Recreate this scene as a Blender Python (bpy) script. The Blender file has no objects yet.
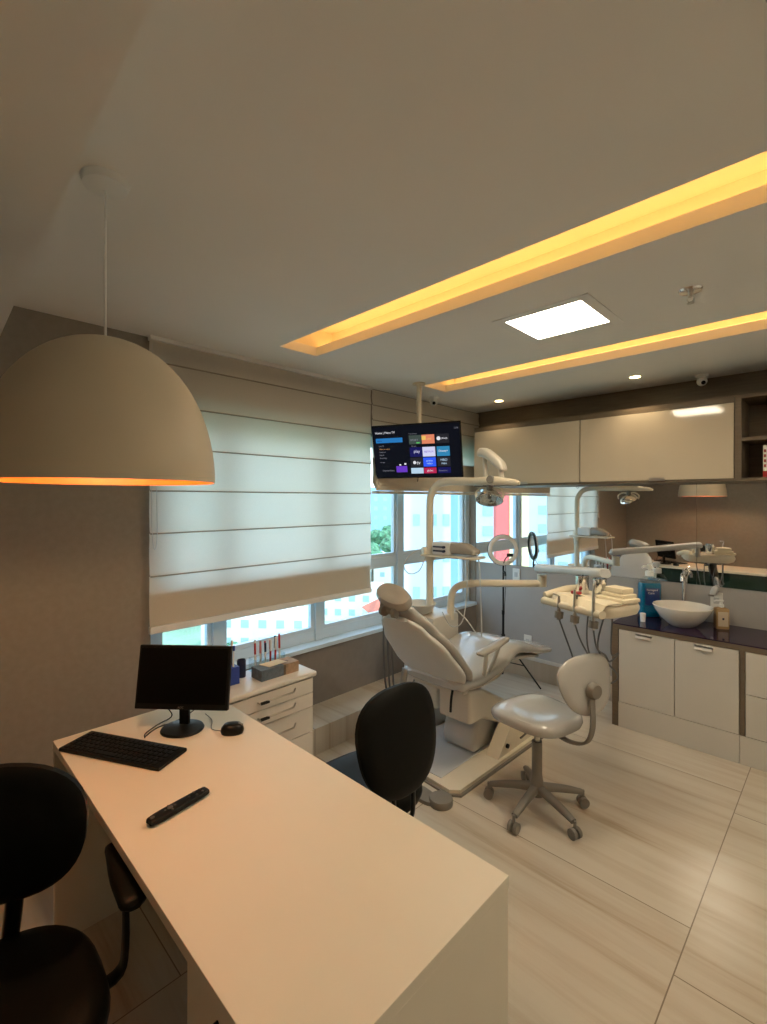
import bpy, bmesh, math, random
from mathutils import Vector, Matrix
random.seed(7)
PI = math.pi
SC = bpy.context.scene
COL = SC.collection
# ------------------------------------------------------------ camera, world, exposure
cam = bpy.data.objects.new('camera', bpy.data.cameras.new('camera'))
COL.objects.link(cam)
SC.camera = cam
cam.location = (0, 0, 1.65)
cam.rotation_euler = (PI/2, 0, math.radians(44.4))
cam.data.sensor_fit = 'HORIZONTAL'
cam.data.sensor_width = 36
cam.data.lens = 477/767*36
cam.data.shift_y = -12/767
cam.data.clip_start = 0.02
cam.data.clip_end = 3000
w = bpy.data.worlds.new('sky')
SC.world = w
w.use_nodes = True
wn, wl = w.node_tree.nodes, w.node_tree.links
bg = wn['Background']
tc = wn.new('ShaderNodeTexCoord')
sp = wn.new('ShaderNodeSeparateXYZ')
cr = wn.new('ShaderNodeValToRGB')
wl.new(tc.outputs['Generated'], sp.inputs[0])
wl.new(sp.outputs['Z'], cr.inputs[0])
cr.color_ramp.elements[0].position = 0.0
cr.color_ramp.elements[0].color = (0.84, 0.95, 1.0, 1)
cr.color_ramp.elements[1].position = 0.6
cr.color_ramp.elements[1].color = (0.52, 0.75, 1.0, 1)
wl.new(cr.outputs[0], bg.inputs['Color'])
bg.inputs['Strength'].default_value = 2.0
sun = bpy.data.objects.new('sun', bpy.data.lights.new('sun', 'SUN'))
COL.objects.link(sun)
sun.data.energy = 1.6
sun.data.angle = 0.05
sun.data.color = (1, .95, .86)
sun.rotation_euler = Vector((-0.62, 0.1, -0.75)).to_track_quat('-Z', 'Y').to_euler()
SC.view_settings.view_transform = 'Standard'
SC.view_settings.look = 'None'
SC.view_settings.gamma = 1
SC.view_settings.use_curve_mapping = False
SC.view_settings.exposure = 0.75
P_PENDANT, P_PANEL, P_COVE, P_DOWN = 7.8, 20.0, 4.2, 5.0


# ------------------------------------------------------------ materials
def mat(name, col, rough=.5, metal=0, var=.04, scale=6, bump=0, coat=0, emit=None, es=0, spec=.5, trans=0, stretch=None):
    m = bpy.data.materials.new(name)
    m.use_nodes = True
    n, l = m.node_tree.nodes, m.node_tree.links
    b = n['Principled BSDF']
    t = n.new('ShaderNodeTexCoord')
    z = n.new('ShaderNodeTexNoise')
    z.inputs['Scale'].default_value = scale
    z.inputs['Detail'].default_value = 4
    if stretch:
        mp = n.new('ShaderNodeMapping')
        mp.inputs['Scale'].default_value = stretch
        l.new(t.outputs['Object'], mp.inputs[0])
        l.new(mp.outputs[0], z.inputs['Vector'])
    else:
        l.new(t.outputs['Object'], z.inputs['Vector'])
    r = n.new('ShaderNodeValToRGB')
    r.color_ramp.elements[0].position = .3
    r.color_ramp.elements[1].position = .7
    r.color_ramp.elements[0].color = [max(0, c*(1-var)) for c in col]+[1]
    r.color_ramp.elements[1].color = [min(1, c*(1+var)) for c in col]+[1]
    l.new(z.outputs['Fac'], r.inputs[0])
    l.new(r.outputs[0], b.inputs['Base Color'])
    b.inputs['Roughness'].default_value = rough
    b.inputs['Metallic'].default_value = metal
    b.inputs['Specular IOR Level'].default_value = spec
    b.inputs['Coat Weight'].default_value = coat
    b.inputs['Transmission Weight'].default_value = trans
    if emit:
        b.inputs['Emission Color'].default_value = list(emit)+[1]
        b.inputs['Emission Strength'].default_value = es
    if bump:
        z2 = n.new('ShaderNodeTexNoise')
        z2.inputs['Scale'].default_value = scale*12
        l.new(t.outputs['Object'], z2.inputs['Vector'])
        bp = n.new('ShaderNodeBump')
        bp.inputs['Strength'].default_value = bump
        bp.inputs['Distance'].default_value = .002
        l.new(z2.outputs['Fac'], bp.inputs['Height'])
        l.new(bp.outputs[0], b.inputs['Normal'])
    return m


def glassmat(name, tint=(1, 1, 1), gloss=.12):
    m = bpy.data.materials.new(name)
    m.use_nodes = True
    n, l = m.node_tree.nodes, m.node_tree.links
    n.remove(n['Principled BSDF'])
    a = n.new('ShaderNodeBsdfTransparent')
    a.inputs[0].default_value = (*tint, 1)
    g = n.new('ShaderNodeBsdfGlossy')
    g.inputs['Roughness'].default_value = .02
    lw = n.new('ShaderNodeLayerWeight')
    lw.inputs['Blend'].default_value = .5
    pw = n.new('ShaderNodeMath')
    pw.operation = 'POWER'
    pw.inputs[1].default_value = 4
    l.new(lw.outputs['Facing'], pw.inputs[0])
    f = n.new('ShaderNodeMath')
    f.operation = 'MULTIPLY_ADD'
    f.inputs[1].default_value = .5
    f.inputs[2].default_value = .03
    l.new(pw.outputs[0], f.inputs[0])
    mx = n.new('ShaderNodeMixShader')
    l.new(f.outputs[0], mx.inputs[0])
    l.new(a.outputs[0], mx.inputs[1])
    l.new(g.outputs[0], mx.inputs[2])
    l.new(mx.outputs[0], n['Material Output'].inputs[0])
    return m


def fabricmat(name, col, tr=.45, lines=0):
    m = bpy.data.materials.new(name)
    m.use_nodes = True
    n, l = m.node_tree.nodes, m.node_tree.links
    n.remove(n['Principled BSDF'])
    t = n.new('ShaderNodeTexCoord')
    z = n.new('ShaderNodeTexNoise')
    z.inputs['Scale'].default_value = 150
    l.new(t.outputs['Object'], z.inputs['Vector'])
    r = n.new('ShaderNodeValToRGB')
    r.color_ramp.elements[0].color = [c*.93 for c in col]+[1]
    r.color_ramp.elements[1].color = list(col)+[1]
    l.new(z.outputs['Fac'], r.inputs[0])
    d = n.new('ShaderNodeBsdfDiffuse')
    tt = n.new('ShaderNodeBsdfTranslucent')
    mx = n.new('ShaderNodeMixShader')
    mx.inputs[0].default_value = tr
    l.new(r.outputs[0], d.inputs[0])
    l.new(r.outputs[0], tt.inputs[0])
    l.new(d.outputs[0], mx.inputs[1])
    l.new(tt.outputs[0], mx.inputs[2])
    l.new(mx.outputs[0], n['Material Output'].inputs[0])
    return m


def floormat():
    m = bpy.data.materials.new('vein_cut_tile')
    m.use_nodes = True
    n, l = m.node_tree.nodes, m.node_tree.links
    b = n['Principled BSDF']
    t = n.new('ShaderNodeTexCoord')
    s = n.new('ShaderNodeSeparateXYZ')
    l.new(t.outputs['Object'], s.inputs[0])

    def M(op, a, b_=None, c=None):
        q = n.new('ShaderNodeMath')
        q.operation = op
        for i, v in enumerate((a, b_, c)):
            if v is None:
                continue
            if isinstance(v, (int, float)):
                q.inputs[i].default_value = v
            else:
                l.new(v, q.inputs[i])
        return q.outputs[0]
    cx = M('DIVIDE', M('ADD', s.outputs[0], .44+12.2), 1.22)
    col = M('FLOOR', cx)
    par = M('MODULO', col, 2)
    fx = M('FRACT', cx)
    cy = M('DIVIDE', M('ADD', s.outputs[1], M('MULTIPLY_ADD', M('SUBTRACT', 1, par), .25, 12-2.14)), 1.2)
    row = M('FLOOR', cy)
    fy = M('FRACT', cy)
    ex = M('MULTIPLY', M('MINIMUM', fx, M('SUBTRACT', 1, fx)), 1.22)
    ey = M('MULTIPLY', M('MINIMUM', fy, M('SUBTRACT', 1, fy)), 1.2)
    e = M('MINIMUM', ex, ey)
    g = M('LESS_THAN', e, .0022)
    cmb = n.new('ShaderNodeCombineXYZ')
    l.new(M('MULTIPLY_ADD', s.outputs[0], .55, M('MULTIPLY', col, 3.7)), cmb.inputs[0])
    l.new(M('MULTIPLY_ADD', s.outputs[1], 7.5, M('MULTIPLY', row, 5.3)), cmb.inputs[1])
    z = n.new('ShaderNodeTexNoise')
    z.inputs['Scale'].default_value = 1.3
    z.inputs['Detail'].default_value = 7
    z.inputs['Roughness'].default_value = .62
    z.inputs['Distortion'].default_value = .35
    l.new(cmb.outputs[0], z.inputs['Vector'])
    r = n.new('ShaderNodeValToRGB')
    el = r.color_ramp.elements
    el[0].position = .30
    el[0].color = (.40, .31, .215, 1)
    el[1].position = .72
    el[1].color = (.60, .54, .45, 1)
    a = el.new(.42)
    a.color = (.52, .44, .345, 1)
    a = el.new(.55)
    a.color = (.58, .515, .425, 1)
    l.new(z.outputs['Fac'], r.inputs[0])
    mx = n.new('ShaderNodeMix')
    mx.data_type = 'RGBA'
    l.new(g, mx.inputs[0])
    l.new(r.outputs[0], mx.inputs[6])
    mx.inputs[7].default_value = (.22, .17, .12, 1)
    l.new(mx.outputs[2], b.inputs['Base Color'])
    b.inputs['Roughness'].default_value = .28
    b.inputs['Specular IOR Level'].default_value = .45
    return m


def woodmat(name, c1, c2, st=(1, 14, 14), rough=.45):
    m = mat(name, c1, rough)
    n, l = m.node_tree.nodes, m.node_tree.links
    mp = n.new('ShaderNodeMapping')
    mp.inputs['Scale'].default_value = st
    z = [q for q in n if q.type == 'TEX_NOISE'][0]
    t = [q for q in n if q.type == 'TEX_COORD'][0]
    l.new(t.outputs['Object'], mp.inputs[0])
    l.new(mp.outputs[0], z.inputs['Vector'])
    r = [q for q in n if q.type == 'VALTORGB'][0]
    r.color_ramp.elements[0].color = (*c1, 1)
    r.color_ramp.elements[1].color = (*c2, 1)
    return m


M = {}
M['ceiling'] = mat('ceiling_paint', (.84, .82, .78), .9, var=.015, scale=2, bump=.05, spec=.1)
M['wall'] = mat('taupe_wallpaper', (.30, .265, .225), .8, var=.05, scale=30, bump=.2, spec=.2)
M['wallback'] = mat('grey_wall_paint', (.40, .385, .37), .7, var=.02, scale=10, bump=.1, spec=.2)
M['lwall'] = mat('taupe_low_wall', (.25, .22, .20), .8, var=.04, scale=20, bump=.1, spec=.2)
M['floor'] = floormat()
M['covein'] = mat('cove_paint', (.8, .72, .55), .8, var=.01)
M['led'] = mat('led_strip', (1, .7, .3), .5, emit=(1, .55, .18), es=P_COVE)
M['panel'] = mat('panel_diffuser', (1, 1, .95), .4, emit=(1, .88, .66), es=P_PANEL)
M['white'] = mat('white_lacquer', (.74, .70, .64), .35, var=.01)
M['laminate'] = mat('matt_white_laminate', (.76, .705, .59), .42, var=.012, bump=.05)
M['cream_gloss'] = mat('cream_gloss', (.62, .545, .43), .07, var=.01, coat=.08)
M['door_white'] = mat('satin_greige_door', (.60, .57, .52), .3, var=.01)
M['brown'] = woodmat('taupe_wood', (.13, .098, .065), (.17, .13, .09))
M['brown_dark'] = woodmat('dark_taupe_wood', (.12, .09, .06), (.15, .115, .08))  # slightly darker taupe wood for the upright and the printed band
M['purple'] = mat('aubergine_glass_top', (.022, .010, .035), .05, var=.1, spec=.3)
M['green'] = mat('dark_green_glass', (.01, .035, .025), .08, coat=1)
M['mirror'] = mat('mirror_silver', (.9, .9, .9), .01, metal=1, var=0)
M['black'] = mat('black_leather', (.006, .006, .005), .42, spec=.13, var=.15, scale=30, bump=.25)
M['blackp'] = mat('black_plastic', (.008, .008, .008), .4, spec=.2, var=.1)
M['blackm'] = mat('black_metal', (.015, .015, .015), .3, metal=.6)
M['screenoff'] = mat('dark_screen', (.003, .003, .003), .3, spec=.12, var=0)
M['chrome'] = mat('chrome', (.75, .75, .75), .12, metal=1, var=.02)
M['steel'] = mat('brushed_steel', (.55, .52, .48), .3, metal=1, var=.05)
M['alu'] = mat('white_aluminium', (.62, .74, .84), .4, var=.02)
M['cream'] = mat('cream_enamel', (.62, .575, .50), .32, var=.02)
M['creaml'] = mat('light_cream_plastic', (.72, .64, .50), .38, var=.02)
M['dgrey'] = mat('light_grey_plastic', (.56, .56, .55), .32, var=.02)
M['whitegrey'] = mat('pale_grey_shell', (.66, .66, .65), .3, var=.02)
M['vinyl'] = mat('warm_grey_vinyl', (.46, .445, .42), .22, var=.03, bump=.05, coat=.4)
M['vinylside'] = mat('taupe_vinyl', (.38, .345, .30), .25, var=.03, coat=.3)
M['gplastic'] = mat('grey_nylon', (.21, .19, .165), .5, var=.04)
M['gdark'] = mat('dark_grey_rubber', (.09, .085, .08), .6)
M['hose'] = mat('grey_hose', (.13, .125, .12), .5)
M['whitep'] = mat('white_plastic', (.8, .79, .76), .3, var=.01)
M['porcelain'] = mat('porcelain', (.8, .76, .70), .08, var=.01, coat=.6)
M['shade'] = mat('cream_painted_metal', (.60, .52, .39), .5, var=.02, spec=.3)
M['copper'] = mat('orange_inner_paint', (.50, .12, .014), .4, var=.12, scale=25)
M['bulb'] = mat('bulb_glass', (1, .9, .7), .3, emit=(1, .62, .25), es=14)
M['downl'] = mat('downlight_lens', (1, 1, .9), .3, emit=(1, .72, .32), es=14)
M['glass'] = glassmat('window_glass', (.93, .98, 1.0))
M['clear'] = glassmat('clear_plastic', (.9, .95, .97))
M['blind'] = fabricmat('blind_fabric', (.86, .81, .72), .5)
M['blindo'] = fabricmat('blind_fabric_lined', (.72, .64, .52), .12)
M['wash'] = mat('blue_mouthwash', (.0, .16, .30), .08, var=.05, coat=.5)
M['washl'] = mat('blue_label', (.01, .035, .17), .3, var=.3, scale=30)
M['amber'] = mat('amber_soap', (.42, .27, .12), .1, var=.05, coat=.5)
M['label'] = mat('cream_label', (.62, .52, .38), .5)
M['red'] = mat('red_ink', (.45, .03, .03), .4)
M['pink'] = mat('pink_plastic', (.75, .28, .30), .4)
M['blue'] = mat('blue_plastic', (.02, .06, .35), .35)
M['navy'] = mat('navy_plastic', (.01, .015, .05), .4)
M['cardg'] = mat('blue_grey_card', (.11, .15, .19), .6, var=.25, scale=40)
M['cardb'] = mat('tan_card', (.36, .25, .16), .6, var=.2, scale=40)
M['paper'] = mat('paper_wrap', (.78, .68, .50), .7, var=.04, bump=.2)


# ------------------------------------------------------------ mesh helpers
class MB:
    def __init__(s):
        s.b = bmesh.new()
        s.wn = False

    def _add(s, vs, fs, T=None):
        nv = [s.b.verts.new((T @ Vector(v)) if T else v) for v in vs]
        for f in fs:
            try:
                s.b.faces.new([nv[i] for i in f])
            except ValueError:
                pass
        return s

    def box(s, c, d, bev=0, R=None, seg=2):
        t = bmesh.new()
        bmesh.ops.create_cube(t, size=1)
        for v in t.verts:
            v.co = Vector((v.co.x*d[0], v.co.y*d[1], v.co.z*d[2]))
        if bev > 0:
            s.wn = True
            bmesh.ops.bevel(t, geom=t.edges[:], offset=min(bev, min(d)*.49), segments=seg, affect='EDGES', profile=.5)
        T = Matrix.Translation(c)
        if R is not None:
            T = T @ R.to_4x4()
        t.verts.ensure_lookup_table()
        vs = [v.co.copy() for v in t.verts]
        fs = [[v.index for v in f.verts] for f in t.faces]
        t.free()
        return s._add(vs, fs, T)

    def b2(s, x0, x1, y0, y1, z0, z1, bev=0):
        return s.box(((x0+x1)/2, (y0+y1)/2, (z0+z1)/2), (x1-x0, y1-y0, z1-z0), bev)

    def rings(s, rs, cap=True, closed=True):
        """rs: list of rings, each a list of points"""
        n = len(rs[0])
        vs = [p for r in rs for p in r]
        fs = []
        for i in range(len(rs)-1):
            for j in range(n if closed else n-1):
                k = (j+1) % n
                fs.append((i*n+j, i*n+k, (i+1)*n+k, (i+1)*n+j))
        if cap:
            fs.append(tuple(range(n))[::-1])
            fs.append(tuple((len(rs)-1)*n+j for j in range(n)))
        return s._add(vs, fs)

    def tube(s, pts, r, seg=10, smooth=True, cap=True):
        P = [Vector(p) for p in pts]
        if smooth and len(P) > 2:
            P = catmull(P, 6)
        rr = r if isinstance(r, (list, tuple)) else None
        up = Vector((0, 0, 1))
        t0 = (P[1]-P[0]).normalized()
        if abs(t0.dot(up)) > .95:
            up = Vector((1, 0, 0))
        a = t0.cross(up).normalized()
        out = []
        for i, p in enumerate(P):
            t = (P[min(i+1, len(P)-1)]-P[max(i-1, 0)]).normalized()
            a = (a - t*a.dot(t)).normalized()
            bb = t.cross(a)
            q = r
            if rr:
                f = i/(len(P)-1)*(len(rr)-1)
                k = min(int(f), len(rr)-2)
                q = rr[k]+(rr[k+1]-rr[k])*(f-k)
            out.append([p+(a*math.cos(2*PI*j/seg)+bb*math.sin(2*PI*j/seg))*q for j in range(seg)])
        return s.rings(out, cap)

    def sup(s, prof, sx, sy, n=2.0, T=None, seg=32, cap=True):
        """prof: (r,z) ; superellipse section"""
        out = []
        for (r, z) in prof:
            ring = []
            for j in range(seg):
                a = 2*PI*j/seg
                c, q = math.cos(a), math.sin(a)
                x = sx*r*math.copysign(abs(c)**(2/n), c)
                y = sy*r*math.copysign(abs(q)**(2/n), q)
                v = Vector((x, y, z))
                ring.append(T @ v if T else v)
            out.append(ring)
        return s.rings(out, cap)

    def sweep(s, pts, side=(1, 0, 0), n=3.0, seg=28, smooth=4):
        """pts: (x,y,z,halfwidth,halfthickness)"""
        side = Vector(side).normalized()
        Q = [(Vector(p[:3]), p[3], p[4]) for p in pts]
        if smooth:
            C = catmull([q[0] for q in Q], smooth)
            m = len(C)-1
            R = []
            for i, c in enumerate(C):
                f = i/m*(len(Q)-1)
                k = min(int(f), len(Q)-2)
                u = f-k
                u = u*u*(3-2*u)
                R.append((c, Q[k][1]*(1-u)+Q[k+1][1]*u, Q[k][2]*(1-u)+Q[k+1][2]*u))
            Q = R
        out = []
        for i, (p, wd, th) in enumerate(Q):
            t = (Q[min(i+1, len(Q)-1)][0]-Q[max(i-1, 0)][0]).normalized()
            nn = side.cross(t).normalized()
            ring = []
            for j in range(seg):
                a = 2*PI*j/seg
                c, q = math.cos(a), math.sin(a)
                ring.append(p+side*(wd*math.copysign(abs(c)**(2/n), c))+nn*(th*math.copysign(abs(q)**(2/n), q)))
            out.append(ring)
        return s.rings(out, True)

    def prism(s, poly, ax, a0, a1):
        """poly 2d points, extruded along axis ax (0,1,2) from a0 to a1"""
        def mk(p, a):
            if ax == 0:
                return (a, p[0], p[1])
            if ax == 1:
                return (p[0], a, p[1])
            return (p[0], p[1], a)
        return s.rings([[Vector(mk(p, a0)) for p in poly], [Vector(mk(p, a1)) for p in poly]])

    def build(s, name, m, parent=None, loc=None, ang=40, T=None):
        bmesh.ops.recalc_face_normals(s.b, faces=s.b.faces[:])
        me = bpy.data.meshes.new(name)
        off = Vector(loc) if loc else (wloc(parent) if parent else Vector((0, 0, 0)))
        if T is not None:
            for v in s.b.verts:
                v.co = T @ v.co
        for v in s.b.verts:
            v.co -= off
        s.b.to_mesh(me)
        s.b.free()
        me.polygons.foreach_set('use_smooth', [True]*len(me.polygons))
        me.set_sharp_from_angle(angle=math.radians(ang))
        me.materials.append(m)
        o = bpy.data.objects.new(name, me)
        COL.objects.link(o)
        if s.wn:
            wm = o.modifiers.new('weighted_normal', 'WEIGHTED_NORMAL')
            wm.keep_sharp = True
            wm.weight = 100
        if parent:
            o.parent = parent
        elif loc:
            o.location = loc
        return o


def wloc(o):
    v = Vector((0, 0, 0))
    while o:
        v += Vector(o.location)
        o = o.parent
    return v


def catmull(P, k):
    out = []
    for i in range(len(P)-1):
        p0, p1, p2, p3 = P[max(i-1, 0)], P[i], P[i+1], P[min(i+2, len(P)-1)]
        for j in range(k):
            t = j/k
            out.append(.5*((2*p1)+(-p0+p2)*t+(2*p0-5*p1+4*p2-p3)*t*t+(-p0+3*p1-3*p2+p3)*t**3))
    out.append(P[-1].copy())
    return out


def tag(o, label, cat, group=None):
    o['label'] = label
    o['category'] = cat
    if group:
        o['group'] = group
    return o


def thing(name, loc, label, cat, group=None):
    o = bpy.data.objects.new(name, None)
    o.empty_display_size = .1
    COL.objects.link(o)
    o.location = loc
    return tag(o, label, cat, group)


def struct(o):
    o['kind'] = 'structure'
    return o


def dup(root, loc, label=None):
    r = root.copy()
    COL.objects.link(r)
    r.location = loc
    if label:
        r['label'] = label
    for ch in list(root.children):
        c = ch.copy()
        COL.objects.link(c)
        c.parent = r
        for g in list(ch.children):
            d = g.copy()
            COL.objects.link(d)
            d.parent = c
    return r


def text(name, s, size, m, parent, T, depth=.0006, align='LEFT'):
    cu = bpy.data.curves.new(name, 'FONT')
    cu.body = s
    cu.size = size
    cu.extrude = depth
    cu.align_x = align
    o = bpy.data.objects.new(name+'_tmp', cu)
    COL.objects.link(o)
    bpy.context.view_layer.update()
    me = bpy.data.meshes.new_from_object(o.evaluated_get(bpy.context.evaluated_depsgraph_get()))
    bpy.data.objects.remove(o)
    me.transform(Matrix.Translation(-wloc(parent)) @ T)
    me.materials.clear()
    me.materials.append(m)
    q = bpy.data.objects.new(name, me)
    COL.objects.link(q)
    q.parent = parent
    return q


def basis(loc, X, Y, Z):
    m = Matrix((X, Y, Z)).transposed().to_4x4()
    return Matrix.Translation(loc) @ m


def lathe(prof):
    return prof


# ------------------------------------------------------------ room shell
X0, X1, Y0, Y1, H = -2.77, 1.25, -.45, 4.2, 2.55
WY0, WY1, WZ0, WZ1 = .985, 4.19, .60, 2.18
m = MB()
m.b2(X0-.35, X1+.2, Y0-.2, Y1+.2, -.12, 0)
struct(m.build('floor', M['floor']))
# ceiling with cove openings
cov = [(-2.39, .95, 1.57, 1.84), (-2.41, .95, 2.90, 3.20)]
pan = (-1.245, -.865, 2.15, 2.51)
fill_pan_right = (.26, .64, 2.15, 2.51)  # opening for the added fill panel right of the view
fill_pan_desk = (.45, .65, .64, .84)  # opening for the added fill panel over the desk side
holes = cov+[pan, fill_pan_right, fill_pan_desk]
xs = sorted({X0-.2, X1+.2, *[h[0] for h in holes], *[h[1] for h in holes]})
ys = sorted({Y0-.2, Y1+.2, *[h[2] for h in holes], *[h[3] for h in holes]})
m = MB()
for i in range(len(xs)-1):
    for j in range(len(ys)-1):
        cx_, cy_ = (xs[i]+xs[i+1])/2, (ys[j]+ys[j+1])/2
        if any(h[0] < cx_ < h[1] and h[2] < cy_ < h[3] for h in holes):
            continue
        m.b2(xs[i], xs[i+1], ys[j], ys[j+1], H, H+.055)
m.b2(X0-.2, X1+.2, Y0-.2, Y1+.2, H+.25, H+.3)
struct(m.build('ceiling', M['ceiling']))
for k, (a, b_, c, d) in enumerate(cov):
    m = MB()
    e = .13
    m.b2(a-.005, b_+.005, c-e, d+e, H+.17, H+.19)
    m.b2(a-.02, a-.003, c-e, d+e, H+.055, H+.19)
    m.b2(b_+.003, b_+.02, c-e, d+e, H+.055, H+.19)
    m.b2(a-.005, b_+.005, c-e-.02, c-e, H+.055, H+.19)
    m.b2(a-.005, b_+.005, d+e, d+e+.02, H+.055, H+.19)
    struct(m.build('trim_%d' % (k+3), M['covein']))
    t = thing('cove_light', (a, c, H+.06),
              ('warm led strips hidden in the wide ceiling cove nearer the camera', 'warm led strips hidden in the narrower looking cove nearer the mirror wall')[k], 'light', None)
    for yy in (c-.06, d+.06):
        q = MB()
        q.b2(a+.02, b_-.02, yy-.012, yy+.012, H+.057, H+.07)
        q.build('led_strip', M['led'], t)
# walls
m = MB()
m.b2(X0-.2, X0, Y0-.2, WY0, 0, H+.25)
m.b2(X0-.2, X0, WY1, Y1+.2, 0, H+.25)
m.b2(X0-.2, X0, WY0, WY1, WZ1, H+.25)
struct(m.build('wall_left', M['wall']))
m = MB()
m.b2(X0-.2, X0, WY0, WY1, -.1, WZ0-.03)
struct(m.build('wall_left_lower', M['lwall']))
m = MB()
m.b2(X0, X1+.2, Y1, Y1+.2, 0, 1.03)
struct(m.build('wall_back', M['wallback']))
m = MB()
m.b2(X0, X1+.2, Y1, Y1+.2, 1.03, H+.25)
struct(m.build('wall_back_upper', M['brown']))
m = MB()
m.b2(X1, X1+.2, Y0-.2, Y1, 0, H+.25)
struct(m.build('wall_right', M['white']))
m = MB()
m.b2(X0-.2, X1, Y0-.2, Y0, 0, H+.25)
struct(m.build('wall_front', M['wall']))
# soffit over the desk side
m = MB()
m.prism([(X0, Y0), (X1, Y0), (X1, .215), (-.7, .250), (X0, .315)], 2, 2.35, H)
struct(m.build('trim_1', M['ceiling']))
# tiled ledge below the window and low tiled plinth under mirror wall
m = MB()
m.b2(X0, -2.47, Y0, Y1, 0, .17)
struct(m.build('trim_2', M['floor']))
m = MB()
m.b2(-2.47, -1.26, 4.10, Y1, 0, .17)
struct(m.build('baseboard_back', M['floor']))
# window
wf = bpy.data.objects.new('window_1', None)
COL.objects.link(wf)
wf.location = (X0-.1, WY0, WZ0)
struct(wf)
m = MB()
fx0, fx1 = X0-.15, X0-.09
m.b2(fx0, fx1, WY0, WY1, WZ0, WZ0+.07, .004)
m.b2(fx0, fx1, WY0, WY1, WZ1-.06, WZ1, .004)
m.b2(fx0, fx1, WY0, WY1, 1.10, 1.16, .004)
mull = [1.02, 1.42, 2.22, 3.12, 4.155]
for y in mull:
    m.b2(fx0-.01, fx1+.015, y-.035, y+.035, WZ0, WZ1, .004)
m.build('window_frame', M['alu'], wf)
for i in range(4):
    for (z0, z1) in ((WZ0+.07, 1.10), (1.16, WZ1-.06)):
        a, b_ = mull[i]+.035, mull[i+1]-.035
        q = MB()
        q.b2(fx0+.02, fx1-.005, a, a+.03, z0, z1)
        q.b2(fx0+.02, fx1-.005, b_-.03, b_, z0, z1)
        q.b2(fx0+.02, fx1-.005, a+.03, b_-.03, z0, z0+.03)
        q.b2(fx0+.02, fx1-.005, a+.03, b_-.03, z1-.03, z1)
        s = q.build('sash', M['alu'], wf)
        q = MB()
        q.b2(fx0+.035, fx0+.041, a+.03, b_-.03, z0+.03, z1-.03)
        q.build('glass_pane', M['glass'], s)
q = MB()
q.b2(X0-.2, X0+.02, WY0-.0, WY1, WZ0-.03, WZ0, .004)
q.build('window_sill', M['alu'], wf)

# ------------------------------------------------------------ roman blinds
def blind(y0, y1, zs, zbot, label, double):
    t = thing('roman_blind', (X0+.04, (y0+y1)/2, zbot), label, 'blind')
    x = X0+.035
    m = MB()
    prof = []
    zz = [2.535]+zs
    for i in range(len(zz)-1):
        a, b_ = zz[i], zz[i+1]
        prof += [(x+.001, a), (x+.004, a-.02), (x, (a+b_)/2), (x+.006, b_+.02), (x+.012, b_+.004), (x+.001, b_)]
    rs = [[Vector((p[0], y0, p[1])) for p in prof], [Vector((p[0], y1, p[1])) for p in prof]]
    n = len(prof)
    vs = rs[0]+rs[1]
    m._add(vs, [(i, i+1, n+i+1, n+i) for i in range(n-1)])
    m.build('fabric', M['blind'], t)
    for z in zs[:-1]:
        q = MB()
        q.tube([(x+.008, y0+.005, z), (x+.008, y1-.005, z)], .0045, 6)
        q.build('batten', M['brown_light'], t)
    return t, x


M['brown_light'] = mat('batten_beige', (.42, .36, .28), .6)
zs = [2.41, 2.175, 1.94, 1.70, 1.465, 1.23, .955]
t, x = blind(.965, 2.645, zs, .9, 'wide cream roman blind lowered over most of the window', 1)
q = MB()
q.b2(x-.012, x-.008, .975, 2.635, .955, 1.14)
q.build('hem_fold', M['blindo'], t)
q = MB()
q.b2(x-.014, x+.016, .965, 2.645, .915, .957, .006)
q.build('bottom_rail', M['whitep'], t)
q = MB()
q.b2(x-.02, x+.02, .965, 2.645, 2.525, 2.549)
q.build('head_rail', M['whitep'], t)
q = MB()
q.tube([(x+.02, .975, 2.5), (x+.022, .97, 2.0), (x+.022, .972, 1.5), (x+.03, .985, 1.38), (x+.022, 1.0, 1.5), (x+.021, .99, 2.0)], .002, 5)
q.build('pull_cord', M['whitep'], t)
t, x = blind(2.66, 4.19, [2.41, 2.29, 1.98], 1.72, 'short cream roman blind pulled up behind the hanging television', 1)
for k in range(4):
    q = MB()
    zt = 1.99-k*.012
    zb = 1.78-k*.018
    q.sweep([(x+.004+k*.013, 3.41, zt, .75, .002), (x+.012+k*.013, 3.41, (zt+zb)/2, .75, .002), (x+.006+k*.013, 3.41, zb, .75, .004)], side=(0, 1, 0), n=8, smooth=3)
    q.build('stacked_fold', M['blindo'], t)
q = MB()
q.b2(x-.005, x+.05, 2.66, 4.16, 1.70, 1.722, .004)
q.build('bottom_rail', M['blindo'], t)

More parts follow.
